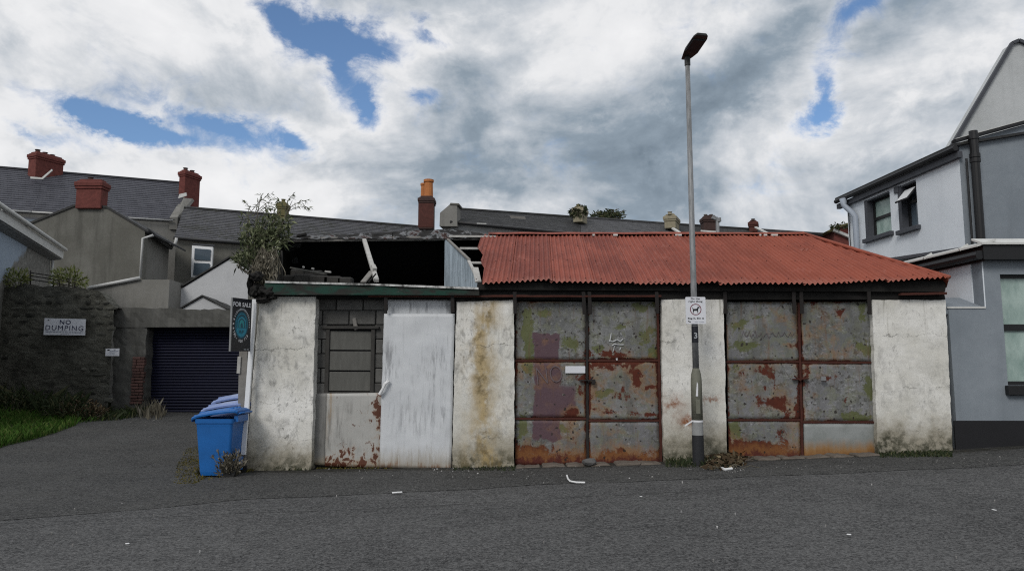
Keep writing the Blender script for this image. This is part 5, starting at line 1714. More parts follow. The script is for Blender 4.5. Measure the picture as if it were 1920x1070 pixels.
# upper storey, set back
YU = 15.0
xu = P(1805, 380, YU).x
def SU(u, v):
    d = ray(u, v)
    t = (xu - KX * YU) / (d[0] - KX * d[1])
    return Vector((d[0] * t, d[1] * t, EYE + d[2] * t))
def su(y, z, off=0.0): return Vector((xu + KX * (y - YU) + off, y, z))
YE = SU(1590, 420).y
ze = P(1800, 284, YU).z
zlo = 2.5
wins = []
for (ul, ur, vtl, vbl) in ((1630, 1673, 376, 447), (1694, 1723, 349, 431)):
    a, b = SU(ul, vbl), SU(ur, vbl)
    top = SU(ul, vtl).z
    wins.append((a.y, b.y, a.z, top))        # far y, near y, sill z, head z
wins.sort(key=lambda q: q[0])
mb = MB()
def wallpiece(y0, y1, z0, z1):
    if y1 - y0 > .001 and z1 - z0 > .001:
        mb.prism([su(y0, z0), su(y1, z0), su(y1, z1), su(y0, z1)], (.28, 0, 0))
ycur = YU + .012
for (yf, yn, z0, z1) in wins:
    wallpiece(ycur, yn, zlo, ze)
    wallpiece(yn, yf, zlo, z0)
    wallpiece(yn, yf, z1, ze)
    ycur = yf
wallpiece(ycur, YE, zlo, ze)
mb.build('side_wall', M['house_pale'], house)
for i, (yf, yn, z0, z1) in enumerate(wins):
    fr = MB()
    for (y0, y1, za, zb_) in ((yn, yn + .06, z0, z1), (yf - .06, yf, z0, z1)):
        fr.prism([su(y0, za, .13), su(y1, za, .13), su(y1, zb_, .13), su(y0, zb_, .13)], (.07, 0, 0))
    zm = z0 + (z1 - z0) * (.50 if i else .62)
    for (za, zb_) in ((z0, z0 + .05), (zm - .035, zm + .035), (z1 - .05, z1)):
        fr.prism([su(yn + .0602, za, .132), su(yf - .0602, za, .132), su(yf - .0602, zb_, .132), su(yn + .0602, zb_, .132)], (.065, 0, 0))
    fr = fr.build('window', M['black_gloss'], house)
    rv = MB()
    rv.prism([su(yf - .004, z0, -.004), su(yf - .004, z0, .22), su(yf - .004, z1, .22), su(yf - .004, z1, -.004)], (0, .1, 0))
    rv.prism([su(yn + .01, z1 - .006, -.004), su(yf - .01, z1 - .006, -.004), su(yf - .01, z1 - .006, .22), su(yn + .01, z1 - .006, .22)], (0, 0, .04))
    rv.prism([su(yf + .001, z0 - .02, -.012), su(yf + .13, z0 - .02, -.012), su(yf + .13, z1 + .04, -.012), su(yf + .001, z1 + .04, -.012)], (.02, 0, 0))
    rv.build('surround', M['grey_trim'], fr)
    for (za, zb_) in ((z0 + .05, zm - .035), (zm + .035, z1 - .05)):
        if i == 0 and za > zm:
            continue
        MB().prism([su(yn + .06, za, .17), su(yf - .06, za, .17), su(yf - .06, zb_, .17), su(yn + .06, zb_, .17)], (.012, 0, 0)).build('pane', M['frost'] if i else M['glass'], fr)
    bevel(MB().prism([su(yn - .08, z0 - .10, -.10), su(yf + .16, z0 - .10, -.10), su(yf + .16, z0 - .002, -.10), su(yn - .08, z0 - .002, -.10)], (.26, 0, 0)).build('sill', M['grey_trim'], fr), .006)
    if i == 0:
        # top-hung casement pushed open
        za, zb_ = zm + .02, z1 - .08
        s_ = MB()
        A = [su(yn + .05, zb_, .06), su(yf - .05, zb_, .06), su(yf - .05, za - .02, -.20), su(yn + .05, za - .02, -.20)]
        pass
        nrm_ = (A[1] - A[0]).cross(A[3] - A[0]).normalized()
        if nrm_.x > 0:
            nrm_ = -nrm_
        s_.prism(A, tuple(nrm_ * -.03))
        s_ = bevel(s_.build('open_casement', M['black_gloss'], fr), .004)
        cc = (A[0] + A[1] + A[2] + A[3]) / 4
        MB().prism([cc + (q - cc) * .84 + nrm_ * .006 for q in A], tuple(-nrm_ * .004)).build('pane', M['upvc'], s_)  # sky reflected in the glass, painted as plain white
        MB().prism([su(yn + .06, zm + .035, .2), su(yf - .06, zm + .035, .2), su(yf - .06, z1 - .05, .2), su(yn + .06, z1 - .05, .2)], (.01, 0, 0)).build('pane', M['glass'], fr)
vq = [SU(1678, 363), SU(1686.5, 361), SU(1686.5, 349), SU(1678, 351)]
MB().prism([q + Vector((-.03, 0, 0)) for q in vq], (.05, 0, 0)).build('vent', M['grey_trim'], house)
# eaves
mb = MB()
mb.prism([su(YU - .1, ze - .02, -.10), su(YE + .35, ze - .02, -.10), su(YE + .35, ze - .15, -.10), su(YU - .1, ze - .15, -.10)], (.098, 0, 0))
mb.build('fascia', M['grey_trim'], house)
MB().tube([su(YU - .12, ze + .04, -.15), su(YE + .28, ze + .04, -.15)], .06, 10).build('gutter', M['black_gloss'], house)
mb = MB().prism([su(YU - .1, ze + .09, -.16), su(YE + .3, ze + .09, -.16), su(YE + .3, ze + .8, 4), su(YU - .1, ze + .8, 4)], (0, 0, .05))
mb.build('roof', M['slate_c'], house)
yd = SU(1612, 430).y
pp = MB().tube([su(yd + .35, ze + .0, -.20), su(yd + .33, ze - .18, -.20), su(yd + .10, ze - .42, -.12), su(yd, ze - .55, -.10), su(yd, 2.6, -.10)], [.10, .07, .07, .07, .07], 12)
pp.build('downpipe', M['grey_pvc'], house, smooth=True)
tube_part('cable', [su(yd + .45, ze - .1, -.03), su(yd + .42, 2.6, -.03)], .014, M['black_gloss'], house, 6)
# front of the upper storey with its rising roof line
zt0, zt1 = P(1796, 268, YU).z, P(2230, 268 - 33 * 434 / 124, YU).z
xr_ = P(2230, 300, YU).x
MB().prism([(xu, YU, zlo), (xr_, YU, zlo), (xr_, YU, zt1), (xu, YU, zt0)], (0, .3, 0)).build('front_wall', M['house_grey'], house)
MB().bar((xu - .12, YU - .04, zt0 + .02), (xr_, YU - .04, zt1 + .02), .16, .06).build('verge', M['black_gloss'], house)
MB().bar((xu - .12, YU - .10, zt0 + .055), (xr_, YU - .10, zt1 + .055), .04, .012).build('flashing', M['lead_white'], house)
q0, q1 = P(1825.5, 246, YU - .16), P(1838.5, 455, YU - .16)
xm = (q0.x + q1.x) / 2
sp_ = MB().tube([(xm, YU - .16, 2.6), (xm, YU - .16, q0.z)], .082, 14)
for v in (292, 301, 258):
    zz = P(1830, v, YU - .16).z
    sp_.tube([(xm, YU - .16, zz - .04), (xm, YU - .16, zz + .04)], .10, 14)
sp_.tube([(xm - .14, YU - .1, 2.6), (xm - .14, YU - .1, P(1830, 300, YU).z)], .022, 8)
sp_.build('soil_pipe', M['black_gloss'], house, smooth=False)
# tall gable behind
YT = 16.6
gp = poly([(1783, 275), (1896, 83), (1908, 78), (1921, 83), (2040, 275)], YT)
MB().prism(gp + [Vector((gp[4].x, YT, 3)), Vector((gp[0].x, YT, 3))], (0, .3, 0)).build('gable_wall', M['house_gable'], house)
mb = MB()
for a, b in ((gp[0], gp[1]), (gp[1], gp[2]), (gp[2], gp[3]), (gp[3], gp[4])):
    mb.bar(a + Vector((0, -.03, .01)), b + Vector((0, -.03, .01)), .07, .08, (0, 1, 0))
mb.build('verge', M['grey_trim'], house)

# ================================================================ street lamp and its sign
def G(u, v):
    """point of the ground seen at photo pixel (u, v)"""
    d = ray(u, v)
    t = 3.0
    while t < 60:
        if EYE + d[2] * t <= ground(d[0] * t, d[1] * t):
            break
        t += .01
    return Vector((d[0] * t, d[1] * t, gn(d[0] * t, d[1] * t)))


LY = 10.72
lb_ = P(1310, 880, LY)
lx, lz = lb_.x, gn(lb_.x, LY)
lamp = thing('street_lamp', 'tall grey street lamp with black foot and flat lantern, before the third white pier', 'street lamp', (lx, LY, lz))
zz = lambda v: P(1305, v, LY).z
seg = [(lz - .1, .082), (zz(815), .081)]
MB().tube([(lx, LY, a) for a, r in seg], [r for a, r in seg], 20).build('foot', M['lamp_foot'], lamp, smooth=False)
MB().tube([(lx, LY, zz(815)), (lx, LY, zz(788))], .0795, 20).build('band', M['lamp_band'], lamp)
MB().tube([(lx, LY, zz(788)), (lx, LY, zz(712)), (lx, LY, zz(702)), (lx, LY, zz(694)), (lx, LY, zz(690))], [.079, .077, .070, .056, .046], 20).build('base_column', M['lamp_base'], lamp, smooth=True)
MB().tube([(lx, LY, zz(690)), (lx, LY, zz(560)), (lx, LY, zz(111))], [.046, .044, .034], 16).build('pole', M['lamp_steel'], lamp, smooth=True)
mb = MB()
mb.tube([(lx, LY, zz(642)), (lx, LY, zz(612))], .0475, 18)
mb.build('number_plate', M['sale_black'], lamp)
mm = Matrix.Translation((lx - .003, LY - .050, zz(629)))
lettering('3', 'lettering', M['grey_white_ink'], lamp, mm, height=.085, fat=.02)
MB().tube([(lx, LY, zz(790.5)), (lx, LY, zz(787))], .0815, 18).build('tape', M['white_ink'], lamp)
MB().bar((lx - .08, LY - .05, zz(788)), (lx - .19, LY - .06, zz(797)), .02, .004, (0, 1, 0)).build('tape_end', M['white_ink'], lamp)
MB().prism([(lx - .03, LY - .083, zz(742)), (lx + .0, LY - .083, zz(742)), (lx + .005, LY - .083, zz(720)), (lx - .01, LY - .083, zz(715))], (0, .01, 0)).build('torn_sticker', M['white_ink'], lamp)
bevel(MB().box(lx - .03, lx + .03, LY - .0795, LY - .06, zz(775), zz(748)).build('door_panel', M['lamp_base'], lamp), .004)
# flat lantern reaching over the road
top = Vector((lx, LY, zz(111)))
hb = MB()
ends = []
for (s_, w_, h_, lift) in ((-.09, .060, .05, .0), (.02, .090, .07, .010), (.12, .115, .08, .025), (.42, .120, .055, .100), (.50, .095, .040, .118)):
    c = top + Vector((.20 * s_, -s_, lift + .02))
    sx = Vector((.98, .20, 0)).normalized() * w_
    hb.v += [tuple(c - sx + Vector((0, 0, -.0))), tuple(c + sx + Vector((0, 0, -.0))), tuple(c + sx * .72 + Vector((0, 0, h_))), tuple(c - sx * .72 + Vector((0, 0, h_)))]
n = 5
hb.f = [(0, 1, 2, 3), (4 * n - 1, 4 * n - 2, 4 * n - 3, 4 * n - 4)]
for i in range(n - 1):
    for k in range(4):
        a, b = 4 * i + k, 4 * i + (k + 1) % 4
        hb.f.append((a, b, b + 4, a + 4))
head = bevel(hb.build('lantern', M['lamp_head'], lamp), .012, 2)
c0, c1 = top + Vector((.03, -.16, .048)), top + Vector((.08, -.41, .106))
lm = MB()
sx = Vector((.98, .20, 0)).normalized()
lm._add([c0 - sx * .10 + Vector((0, 0, -.006)), c0 + sx * .10 + Vector((0, 0, -.006)), c1 + sx * .095 + Vector((0, 0, -.006)), c1 - sx * .095 + Vector((0, 0, -.006)),
         c0 - sx * .10 + Vector((0, 0, .012)), c0 + sx * .10 + Vector((0, 0, .012)), c1 + sx * .095 + Vector((0, 0, .012)), c1 - sx * .095 + Vector((0, 0, .012))],
        [(0, 1, 2, 3), (7, 6, 5, 4), (0, 4, 5, 1), (1, 5, 6, 2), (2, 6, 7, 3), (3, 7, 4, 0)])
lm.build('lens', M['lens'], head)
MB().tube([top + Vector((0, 0, -.10)), top + Vector((0, 0, .03))], [.044, .044], 14).build('spigot', M['lamp_head'], lamp)

ds = thing('dog_fouling_sign', 'white dog fouling sign with red ringed dog, fixed to the lamp post', 'sign', (lx, LY - .06, zz(607)))
ys = LY - .066
q = poly([(1285, 556.5), (1322.5, 556.5), (1323, 607), (1285, 607)], ys)
x0, x1, z0, z1 = q[0].x, q[1].x, q[2].z, q[0].z
def rrect(x0, x1, z0, z1, r, n=5):
    out = []
    for cx_, cz_, a in ((x1 - r, z1 - r, 0), (x0 + r, z1 - r, 90), (x0 + r, z0 + r, 180), (x1 - r, z0 + r, 270)):
        out += [(cx_ + r * math.cos(R(a + 90 * k / n)), cz_ + r * math.sin(R(a + 90 * k / n))) for k in range(n + 1)]
    return out
MB().prism([(a, ys, b) for a, b in rrect(x0, x1, z0, z1, .015)], (0, .008, 0)).build('plate', M['sign_white'], ds)
cxm, czm = (x0 + x1) / 2, (z0 + z1) / 2
W_, H_ = x1 - x0, z1 - z0
mm = Matrix.Translation((cxm, ys, czm))
lettering('Do the', 'lettering', M['black_ink'], ds, mm @ Matrix.Translation((-.002, 0, H_ * .437)), W_ * .44, H_ * .065, .03, spacing=1.1)
lettering('right thing', 'lettering', M['black_ink'], ds, mm @ Matrix.Translation((0, 0, H_ * .325)), W_ * .70, H_ * .085, .03, spacing=1.1)
lettering('Bag it, Bin it', 'lettering', M['black_ink'], ds, mm @ Matrix.Translation((0, 0, -H_ * .30)), W_ * .80, H_ * .080, .03, spacing=1.05)
mb = disc(MB(), (0, H_ * .035), W_ * .285, W_ * .285, mm, -.0012, 40, .86)
mb.build('ring', M['red_ink'], ds, recalc=False)
# the dog, standing, nose to the right
dg = [(-.30, .02), (-.34, .18), (-.30, .20), (-.24, .06), (.06, .06), (.16, .14), (.19, .26), (.25, .30), (.30, .27), (.40, .24), (.41, .17), (.31, .15), (.26, .05), (.24, -.08), (.24, -.34), (.17, -.34), (.15, -.14), (-.12, -.12), (-.20, -.20), (-.20, -.34), (-.27, -.34), (-.27, -.16)]
s_ = W_ * .50
mb = MB()
mb._add([mm @ Vector((a * s_, -.0014, b * s_ + H_ * .035)) for a, b in dg], [tuple(range(len(dg)))])
mb.build('dog_symbol', M['black_ink'], ds, recalc=False)
mb = MB()
strip(mb, mm, -W_ * .36, -H_ * .40, W_ * .07, H_ * .035, -.0012)
strip(mb, mm, -W_ * .30, -H_ * .425, W_ * .07, H_ * .03, -.0012)
mb.build('small_print', M['black_ink'], ds, recalc=False)['kind'] = 'stuff'
mb = MB()
strip(mb, mm, W_ * .02, -H_ * .425, W_ * .18, H_ * .012, -.0012)
strip(mb, mm, W_ * .28, -H_ * .425, W_ * .25, H_ * .012, -.0012)
mb.build('small_print', M['grey_ink'], ds, recalc=False)['kind'] = 'stuff'

# ================================================================ for sale board
post_b, post_t = P(456.5, 852, 11.02), P(478, 561, 11.10)
sale = thing('sale_board', 'black FOR SALE board with teal round emblem on a leaning white post', 'sign', (post_b.x, 11.02, gn(post_b.x, 11.02)))
bevel(MB().bar(post_b, post_t, .068, .045).build('post', M['upvc'], sale), .004)
TL, TR, BR, BL = P(437.5, 557, 10.58), P(474.5, 562.5, 11.04), P(467, 657.5, 11.02), P(430.5, 659, 10.56)
c = (TL + TR + BR + BL) / 4
ax = ((TR + BR) / 2 - (TL + BL) / 2)
wb_ = ax.length
ax.normalize()
azv = ((TL + TR) / 2 - (BL + BR) / 2)
hb_ = azv.length
azv = (azv - ax * azv.dot(ax)).normalized()
ay = azv.cross(ax)
mm = Matrix.Translation(c) @ Matrix((ax, ay, azv)).transposed().to_4x4()
if (mm.to_3x3() @ Vector((0, -1, 0))).y > 0:
    raise RuntimeError('board faces away')
mb = MB().box(-wb_ / 2, wb_ / 2, 0, .012, -hb_ / 2, hb_ / 2)
mb.v = [tuple(mm @ Vector(v)) for v in mb.v]
mb.build('board', M['sale_black'], sale)
mb = MB().box(-wb_ / 2 - .012, -wb_ / 2 + .004, -.006, .018, -hb_ / 2, hb_ / 2)
mb.v = [tuple(mm @ Vector(v)) for v in mb.v]
mb.build('edge_strip', M['grey_strip'], sale)
lettering('FOR SALE', 'lettering', M['white_ink'], sale, mm @ Matrix.Translation((0, 0, hb_ * .385)), wb_ * .90, hb_ * .085, .025)
cz = -hb_ * .005
rx, rz_ = wb_ * .37, hb_ * .275
disc(MB(), (0, cz), rx * .93, rz_ * .95, mm, -.002).build('emblem', M['teal_dark'], sale, recalc=False)
disc(MB(), (0, cz), rx * .80, rz_ * .82, mm, -.0030, 40, .93).build('ring', M['teal'], sale, recalc=False)
mb = MB()
arc = [(rx * .66 * math.cos(R(a)), cz - hb_ * .055 + rz_ * .60 * math.sin(R(a))) for a in range(180, 361, 12)]
mb._add([mm @ Vector((a, -.0032, b)) for a, b in arc], [tuple(range(len(arc)))])
mb.build('emblem_base', M['teal'], sale, recalc=False)
def house_shape(w, z0, z1, y, mat):
    pts = [(-w, z0), (w, z0), (w, z0 + (z1 - z0) * .62), (w * .55, z0 + (z1 - z0) * .88), (0, z1), (-w * .55, z0 + (z1 - z0) * .88), (-w, z0 + (z1 - z0) * .62)]
    mb = MB()
    mb._add([mm @ Vector((a, y, b)) for a, b in pts], [tuple(range(len(pts)))])
    mb.build('house_symbol', mat, sale, recalc=False)
house_shape(wb_ * .215, cz - hb_ * .045, cz + hb_ * .165, -.0034, M['teal'])
house_shape(wb_ * .165, cz - hb_ * .045, cz + hb_ * .130, -.0038, M['teal_dark'])
house_shape(wb_ * .120, cz - hb_ * .045, cz + hb_ * .105, -.0042, M['teal_green'])
house_shape(wb_ * .055, cz - hb_ * .045, cz + hb_ * .045, -.0046, M['teal_dark'])
lettering('RF', 'lettering', M['teal_dark'], sale, mm @ Matrix.Translation((0, -.0036, cz - hb_ * .125)), wb_ * .26, hb_ * .06, .02)
def arc_text(txt, a0, a1, mat, inner=True):
    n = len(txt)
    for k, ch in enumerate(txt):
        if ch == ' ':
            continue
        a = R(a0 + (a1 - a0) * k / (n - 1))
        px_, pz_ = rx * 1.10 * math.cos(a), cz + rz_ * 1.10 * math.sin(a)
        rot = (a - math.pi / 2) if inner else (a + math.pi / 2)
        lettering(ch, 'lettering', mat, sale, mm @ Matrix.Translation((px_, -.001, pz_)) @ Matrix.Rotation(-rot, 4, 'Y'), height=hb_ * (.030 if ch in '.-' else .052), width=wb_ * (.02 if ch in '.-l1' else .055), fat=.03)
arc_text('www', 192, 160, M['white_ink'])
arc_text('TEL. 028 713', 205, 318, M['white_ink'], False)
mb = MB()
for a in range(147, -8, -9):
    p0 = Matrix.Translation((rx * 1.10 * math.cos(R(a)), -.001, cz + rz_ * 1.10 * math.sin(R(a)))) @ Matrix.Rotation(-(R(a) - math.pi / 2), 4, 'Y')
    ww, hh = wb_ * random.uniform(.035, .055), hb_ * random.uniform(.030, .045)
    strip(mb, mm @ p0, 0, 0, ww, hh, -.0006)
mb.build('small_print', M['grey_white_ink'], sale, recalc=False)['kind'] = 'stuff'
mb = MB()
for k in range(2):
    strip(mb, mm, wb_ * (.22 + .15 * k), -hb_ * .465, wb_ * .10, hb_ * .018, -.001)
mb.build('small_print', M['grey_white_ink'], sale, recalc=False)['kind'] = 'stuff'

tp_ = thing('timber_post', 'grey weathered timber post standing behind the leaning FOR SALE post', 'post', (P(455, 850, 11.12).x, 11.12, gn(P(455, 850, 11.12).x, 11.12)))
xb_, xt_ = P(454, 855, 11.14), P(459, 600, 11.14)
bevel(MB().bar((xb_.x, 11.14, gn(xb_.x, 11.14) - .1), xt_, .125, .07).build('post', M['grey_timber'], tp_), .006)
bevel(MB().bar(P(449, 668, 11.09), P(447, 700, 11.09), .05, .02).build('splint', M['pale_timber'], tp_), .004)

# ================================================================ wheelie bins
def bin_(mats, label, x0, y0):
    z0 = gn(x0, y0)
    t = thing('wheelie_bin', label, 'wheelie bin', (0, 0, 0), 'wheelie bins lined up by the garage end')
    body, lidm = mats
    lv = [(.045, -.245, .235, .215), (.10, -.26, .25, .225), (.80, -.330, .290, .268), (.86, -.338, .298, .274), (.862, -.352, .312, .286), (.93, -.356, .318, .290)]
    mb = MB()
    nseg = 6
    def ring(z, xa, xb, hw, r=.05):
        out = []
        for cx_, cy_, a in ((xb - r, hw - r, 0), (xa + r, hw - r, 90), (xa + r, -hw + r, 180), (xb - r, -hw + r, 270)):
            out += [(cx_ + r * math.cos(R(a + 90 * k / nseg)), cy_ + r * math.sin(R(a + 90 * k / nseg)), z) for k in range(nseg + 1)]
        return out
    m_ = 4 * (nseg + 1)
    for (z, xa, xb, hw) in lv:
        mb.v += ring(z, xa, xb, hw)
    for i in range(len(lv) - 1):
        for k in range(m_):
            j = (k + 1) % m_
            mb.f.append((i * m_ + k, i * m_ + j, (i + 1) * m_ + j, (i + 1) * m_ + k))
    mb.f.append(tuple(range(m_)))
    # rear chute and axle housing
    mb.box(.24, .33, -.17, .17, .10, .30)
    mb.box(.30, .37, -.22, .22, .88, .98)
    mb.build('body', body, t, smooth=False)
    lid = MB()
    prof = [(-.405, .925, .285, .0), (-.40, .955, .292, .008), (-.30, .995, .300, .028), (-.05, 1.035, .302, .040), (.20, 1.062, .302, .040), (.33, 1.07, .295, .022), (.375, 1.055, .28, .0)]
    ys_ = [-1, -.93, -.5, 0, .5, .93, 1]
    for (x, z, hw, cr) in prof:
        for s_ in ys_:
            lid.v.append((x, s_ * hw, z + cr * (1 - abs(s_) ** 3) - (.012 if abs(s_) == 1 else 0)))
    nb = len(lid.v)
    for (x, z, hw, cr) in prof:
        for s_ in ys_:
            lid.v.append((x * .985, s_ * hw * .985, z + cr * (1 - abs(s_) ** 3) * .8 - .045))
    n1, n2_ = len(prof), len(ys_)
    for i in range(n1 - 1):
        for j in range(n2_ - 1):
            a = i * n2_ + j
            lid.f.append((a, a + n2_, a + n2_ + 1, a + 1))
            lid.f.append((nb + a, nb + a + 1, nb + a + n2_ + 1, nb + a + n2_))
    edge = [j for j in range(n2_)] + [i * n2_ + n2_ - 1 for i in range(1, n1)] + [(n1 - 1) * n2_ + j for j in range(n2_ - 2, -1, -1)] + [i * n2_ for i in range(n1 - 2, 0, -1)]
    for k in range(len(edge)):
        a, b = edge[k], edge[(k + 1) % len(edge)]
        lid.f.append((a, b, nb + b, nb + a))
    lo = bevel(lid.build('lid', lidm, t, smooth=False), .01, 2)
    lr = MB()
    for s_ in (-.14, .0, .14):
        lr.prism([(-.33, s_ - .02, .99), (-.33, s_ + .02, .99), (.26, s_ + .02, 1.075), (.26, s_ - .02, 1.075)], (0, 0, .038))
    bevel(lr.build('lid_rib', lidm, lo), .008)
    lh = MB().tube([(-.37, -.12, .955), (-.43, -.10, .965), (-.43, .10, .965), (-.37, .12, .955)], .016, 8)
    lh.build('lid_grip', lidm, lo, smooth=True)
    MB().tube([(.36, -.24, 1.0), (.42, -.24, 1.02), (.42, .24, 1.02), (.36, .24, 1.0)], .016, 8).build('handle', body, t, smooth=True)
    for s_ in (-1, 1):
        wv = MB().tube([(.27, s_ * .245 - .025, .10), (.27, s_ * .245 + .025, .10)], [.10, .10], 20)
        wv.build('wheel', M['rubber'], t)
    MB().tube([(.27, -.25, .10), (.27, .25, .10)], .012, 8).build('axle', M['steel'], t)
    t.location = (x0, y0, z0 - .005)
    t.scale = (.82, .90, .88 if y0 < 11 else (.95 if y0 < 11.6 else 1.04))
    return t
bin_((M['bin_blue'], M['bin_blue']), 'bright blue wheelie bin with closed lid, nearest of the three beside the garage', P(360, 782, 10.6).x + .345, 10.80)
bin_((M['bin_blue2'], M['bin_blue2']), 'faded violet blue wheelie bin squeezed between two other bins', P(374, 764, 11.1).x + .345, 11.37)
bin_((M['bin_blue2'], M['bin_blue2']), 'faded wheelie bin with pale shiny lid, hindmost of the three by the garage', P(390, 752, 11.6).x + .345, 11.94)

# ================================================================ plants
def scatter_px(ells, y0, y1, seed):
    r = np.random.default_rng(seed)
    pts = []
    for (u, v, ru, rv, n, yc) in ells:
        for _ in range(n):
            while True:
                a, b = r.uniform(-1, 1, 2)
                if a * a + b * b <= 1:
                    break
            rr = .35 + .65 * r.random()
            pts.append(P(u + a * ru, v + b * rv, yc + r.uniform(y0, y1)))
    return np.array([p[:] for p in pts])


bu = thing('buddleia_bush', 'straggly grey green bush growing out of the ruined left end of the roof', 'bush', P(480, 535, 11.9))
st = MB()
root = P(478, 530, 11.8)
tips = [(466, 392, 12.0), (488, 372, 12.1), (532, 385, 12.2), (548, 376, 12.2), (505, 405, 12.0), (520, 440, 12.2), (455, 470, 11.8), (470, 440, 11.9), (445, 488, 11.8), (498, 430, 12.0)]
tipp = []
for k, (u, v, Y) in enumerate(tips):
    e = P(u, v, Y)
    m1 = root.lerp(e, .45) + Vector((random.uniform(-.12, .12), random.uniform(-.1, .1), .08))
    st.tube([root, root.lerp(m1, .5) + Vector((.03, 0, .02)), m1, m1.lerp(e, .6) + Vector((0, 0, .03)), e], [.022, .018, .014, .009, .004], 6)
    tipp.append((m1, e))
st.build('stem', M['bark'], bu, smooth=True)
ells = [(500, 428, 26, 20, 230, 12.0), (474, 446, 24, 18, 240, 11.9), (522, 440, 20, 20, 190, 12.1), (484, 470, 26, 20, 260, 11.9), (456, 486, 15, 12, 130, 11.8), (530, 416, 16, 12, 70, 12.2), (508, 404, 12, 12, 40, 12.1), (512, 462, 12, 20, 100, 11.9), (462, 412, 10, 14, 22, 12.0)]
pts = scatter_px(ells, -.35, .35, 3)
dirs = pts - np.array(root[:]) 
dirs /= np.linalg.norm(dirs, axis=1)[:, None]
leaves(pts, dirs, .105, .030, .5, 5).build('foliage', M['leaf_grey'], bu, recalc=False)
pts2 = scatter_px([(u, v + 8, ru * .95, rv, int(n * .5), y) for u, v, ru, rv, n, y in ells], -.2, .5, 4)
leaves(pts2, pts2 * 0 + np.array([0, 0, .3]), .10, .032, .6, 6).build('inner_foliage', M['leaf_dark'], bu, recalc=False)
# arching sprays with narrow leaves against the sky
sp_ = MB()
sl, sdv = [], []
rs_ = random.Random(8)
sprays = [((470, 398), (489, 372), (508, 364)), ((478, 400), (500, 378), (513, 373)), ((472, 402), (466, 382), (458, 378)), ((482, 404), (494, 386), (506, 386)), ((535, 392), (540, 372), (548, 366)), ((538, 395), (556, 376), (580, 375)), ((540, 397), (562, 382), (578, 389)),
          ((476, 405), (485, 380), (490, 366)), ((536, 398), (530, 380), (522, 376)), ((490, 400), (505, 390), (510, 384))]
for (a, b, c_) in sprays:
    Y = 12.1 + rs_.uniform(-.2, .2)
    A, B, C = P(*a, Y), P(*b, Y), P(*c_, Y)
    line = [A.lerp(B, t).lerp(B.lerp(C, t), t) for t in [i / 9 for i in range(10)]]
    sp_.tube(line, [.006 - .0004 * i for i in range(10)], 5)
    for i in range(2, 10):
        for _ in range(3 if b[1] < 384 else 2):
            sl.append(line[i][:])
            dd = (line[min(9, i)] - line[i - 1]).normalized()
            sdv.append(((dd + Vector((rs_.uniform(-.6, .6), rs_.uniform(-.6, .6), rs_.uniform(-.5, .4))))[:]))
sp_.build('spray', M['bark'], bu, recalc=False)
leaves(np.array(sl), np.array(sdv), .085, .014, .5, 9).build('spray_leaves', M['leaf_grey'], bu, recalc=False)
# dead creeper hanging on the inside of the gable
dv_ = thing('dead_creeper', 'mat of dry dead creeper hanging on the broken gable wall', 'creeper', P(500, 525, 11.8))
mb = MB()
for k in range(70):
    u0, v0 = rs_.uniform(484, 520), rs_.uniform(462, 492)
    Y = 11.35 + rs_.uniform(-.08, .12)
    line = [P(u0, v0, Y)]
    for i in range(6):
        u0 += rs_.uniform(-6, 5)
        v0 += rs_.uniform(4, 12)
        line.append(P(u0, min(v0, 540), Y + rs_.uniform(-.05, .05)))
    mb.tube(line, rs_.uniform(.004, .009), 4, False)
mb.build('vine_stems', M['dry'], dv_, recalc=False)['kind'] = 'stuff'
pp_ = scatter_px([(500, 505, 20, 30, 500, 11.32), (492, 530, 16, 14, 160, 11.3)], -.12, .12, 12)
leaves(pp_, pp_ * 0 + np.array([0, -.4, -.6]), .075, .02, .6, 13).build('dead_leaves', M['dry'], dv_, recalc=False)

# weeds on top of the lane wall, small tree far behind
def weed(name, label, cat, base, ells, y0, y1, mat, L, W, seed, stems=8, droop=.3):
    t = thing(name, label, cat, base)
    r = random.Random(seed)
    p_ = scatter_px(ells, y0, y1, seed)
    mb = MB()
    for k in range(stems):
        e = Vector(p_[r.randrange(len(p_))])
        b0 = Vector(base) + Vector(((e.x - base[0]) * .6, (e.y - base[1]) * .6, 0))
        mb.tube([b0, b0.lerp(e, .5) + Vector((r.uniform(-.05, .05), 0, .02)), e], [.012, .008, .004], 5)
    mb.build('stem', M['bark'], t, recalc=False)
    d_ = p_ - np.array(base[:])
    d_ /= np.linalg.norm(d_, axis=1)[:, None] + 1e-6
    leaves(p_, d_, L, W, droop, seed).build('foliage', mat, t, recalc=False)
    return t
weed('wall_weed', 'soft yellow green weed on top of the rubble wall beside the blue outbuilding', 'weed', P(30, 535, YS + .2), [(26, 524, 26, 12, 260, YS + .15), (42, 520, 14, 14, 90, YS + .15), (15, 514, 12, 12, 70, YS + .15)], -.2, .3, M['leaf_yellow'], .15, .03, 31, 16)
weed('wall_weed', 'yellow green weed on top of the rubble wall, right end of the thin railing', 'weed', P(130, 540, YS + .2), [(124, 514, 26, 9, 190, YS + .15), (142, 528, 20, 9, 150, YS + .15), (112, 526, 16, 9, 100, YS + .15)], -.2, .3, M['leaf_yellow'], .15, .03, 32, 18)
ft = thing('far_tree', 'small bare topped tree just showing over the grey terrace roof', 'tree', P(1140, 690, 52))
mb = MB()
b0 = P(1140, 690, 52)
hub = P(1136, 412, 52)
mb.tube([b0, hub], [.3, .12], 8)
for k in range(26):
    e = P(1108 + k * 2.8 + rs_.uniform(-3, 3), rs_.uniform(389, 412), 52 + rs_.uniform(-1, 1))
    mb.tube([hub, hub.lerp(e, .5) + Vector((0, 0, rs_.uniform(-.1, .25))), e], [.06, .04, .018], 5)
mb.build('trunk', M['bark'], ft, recalc=False)
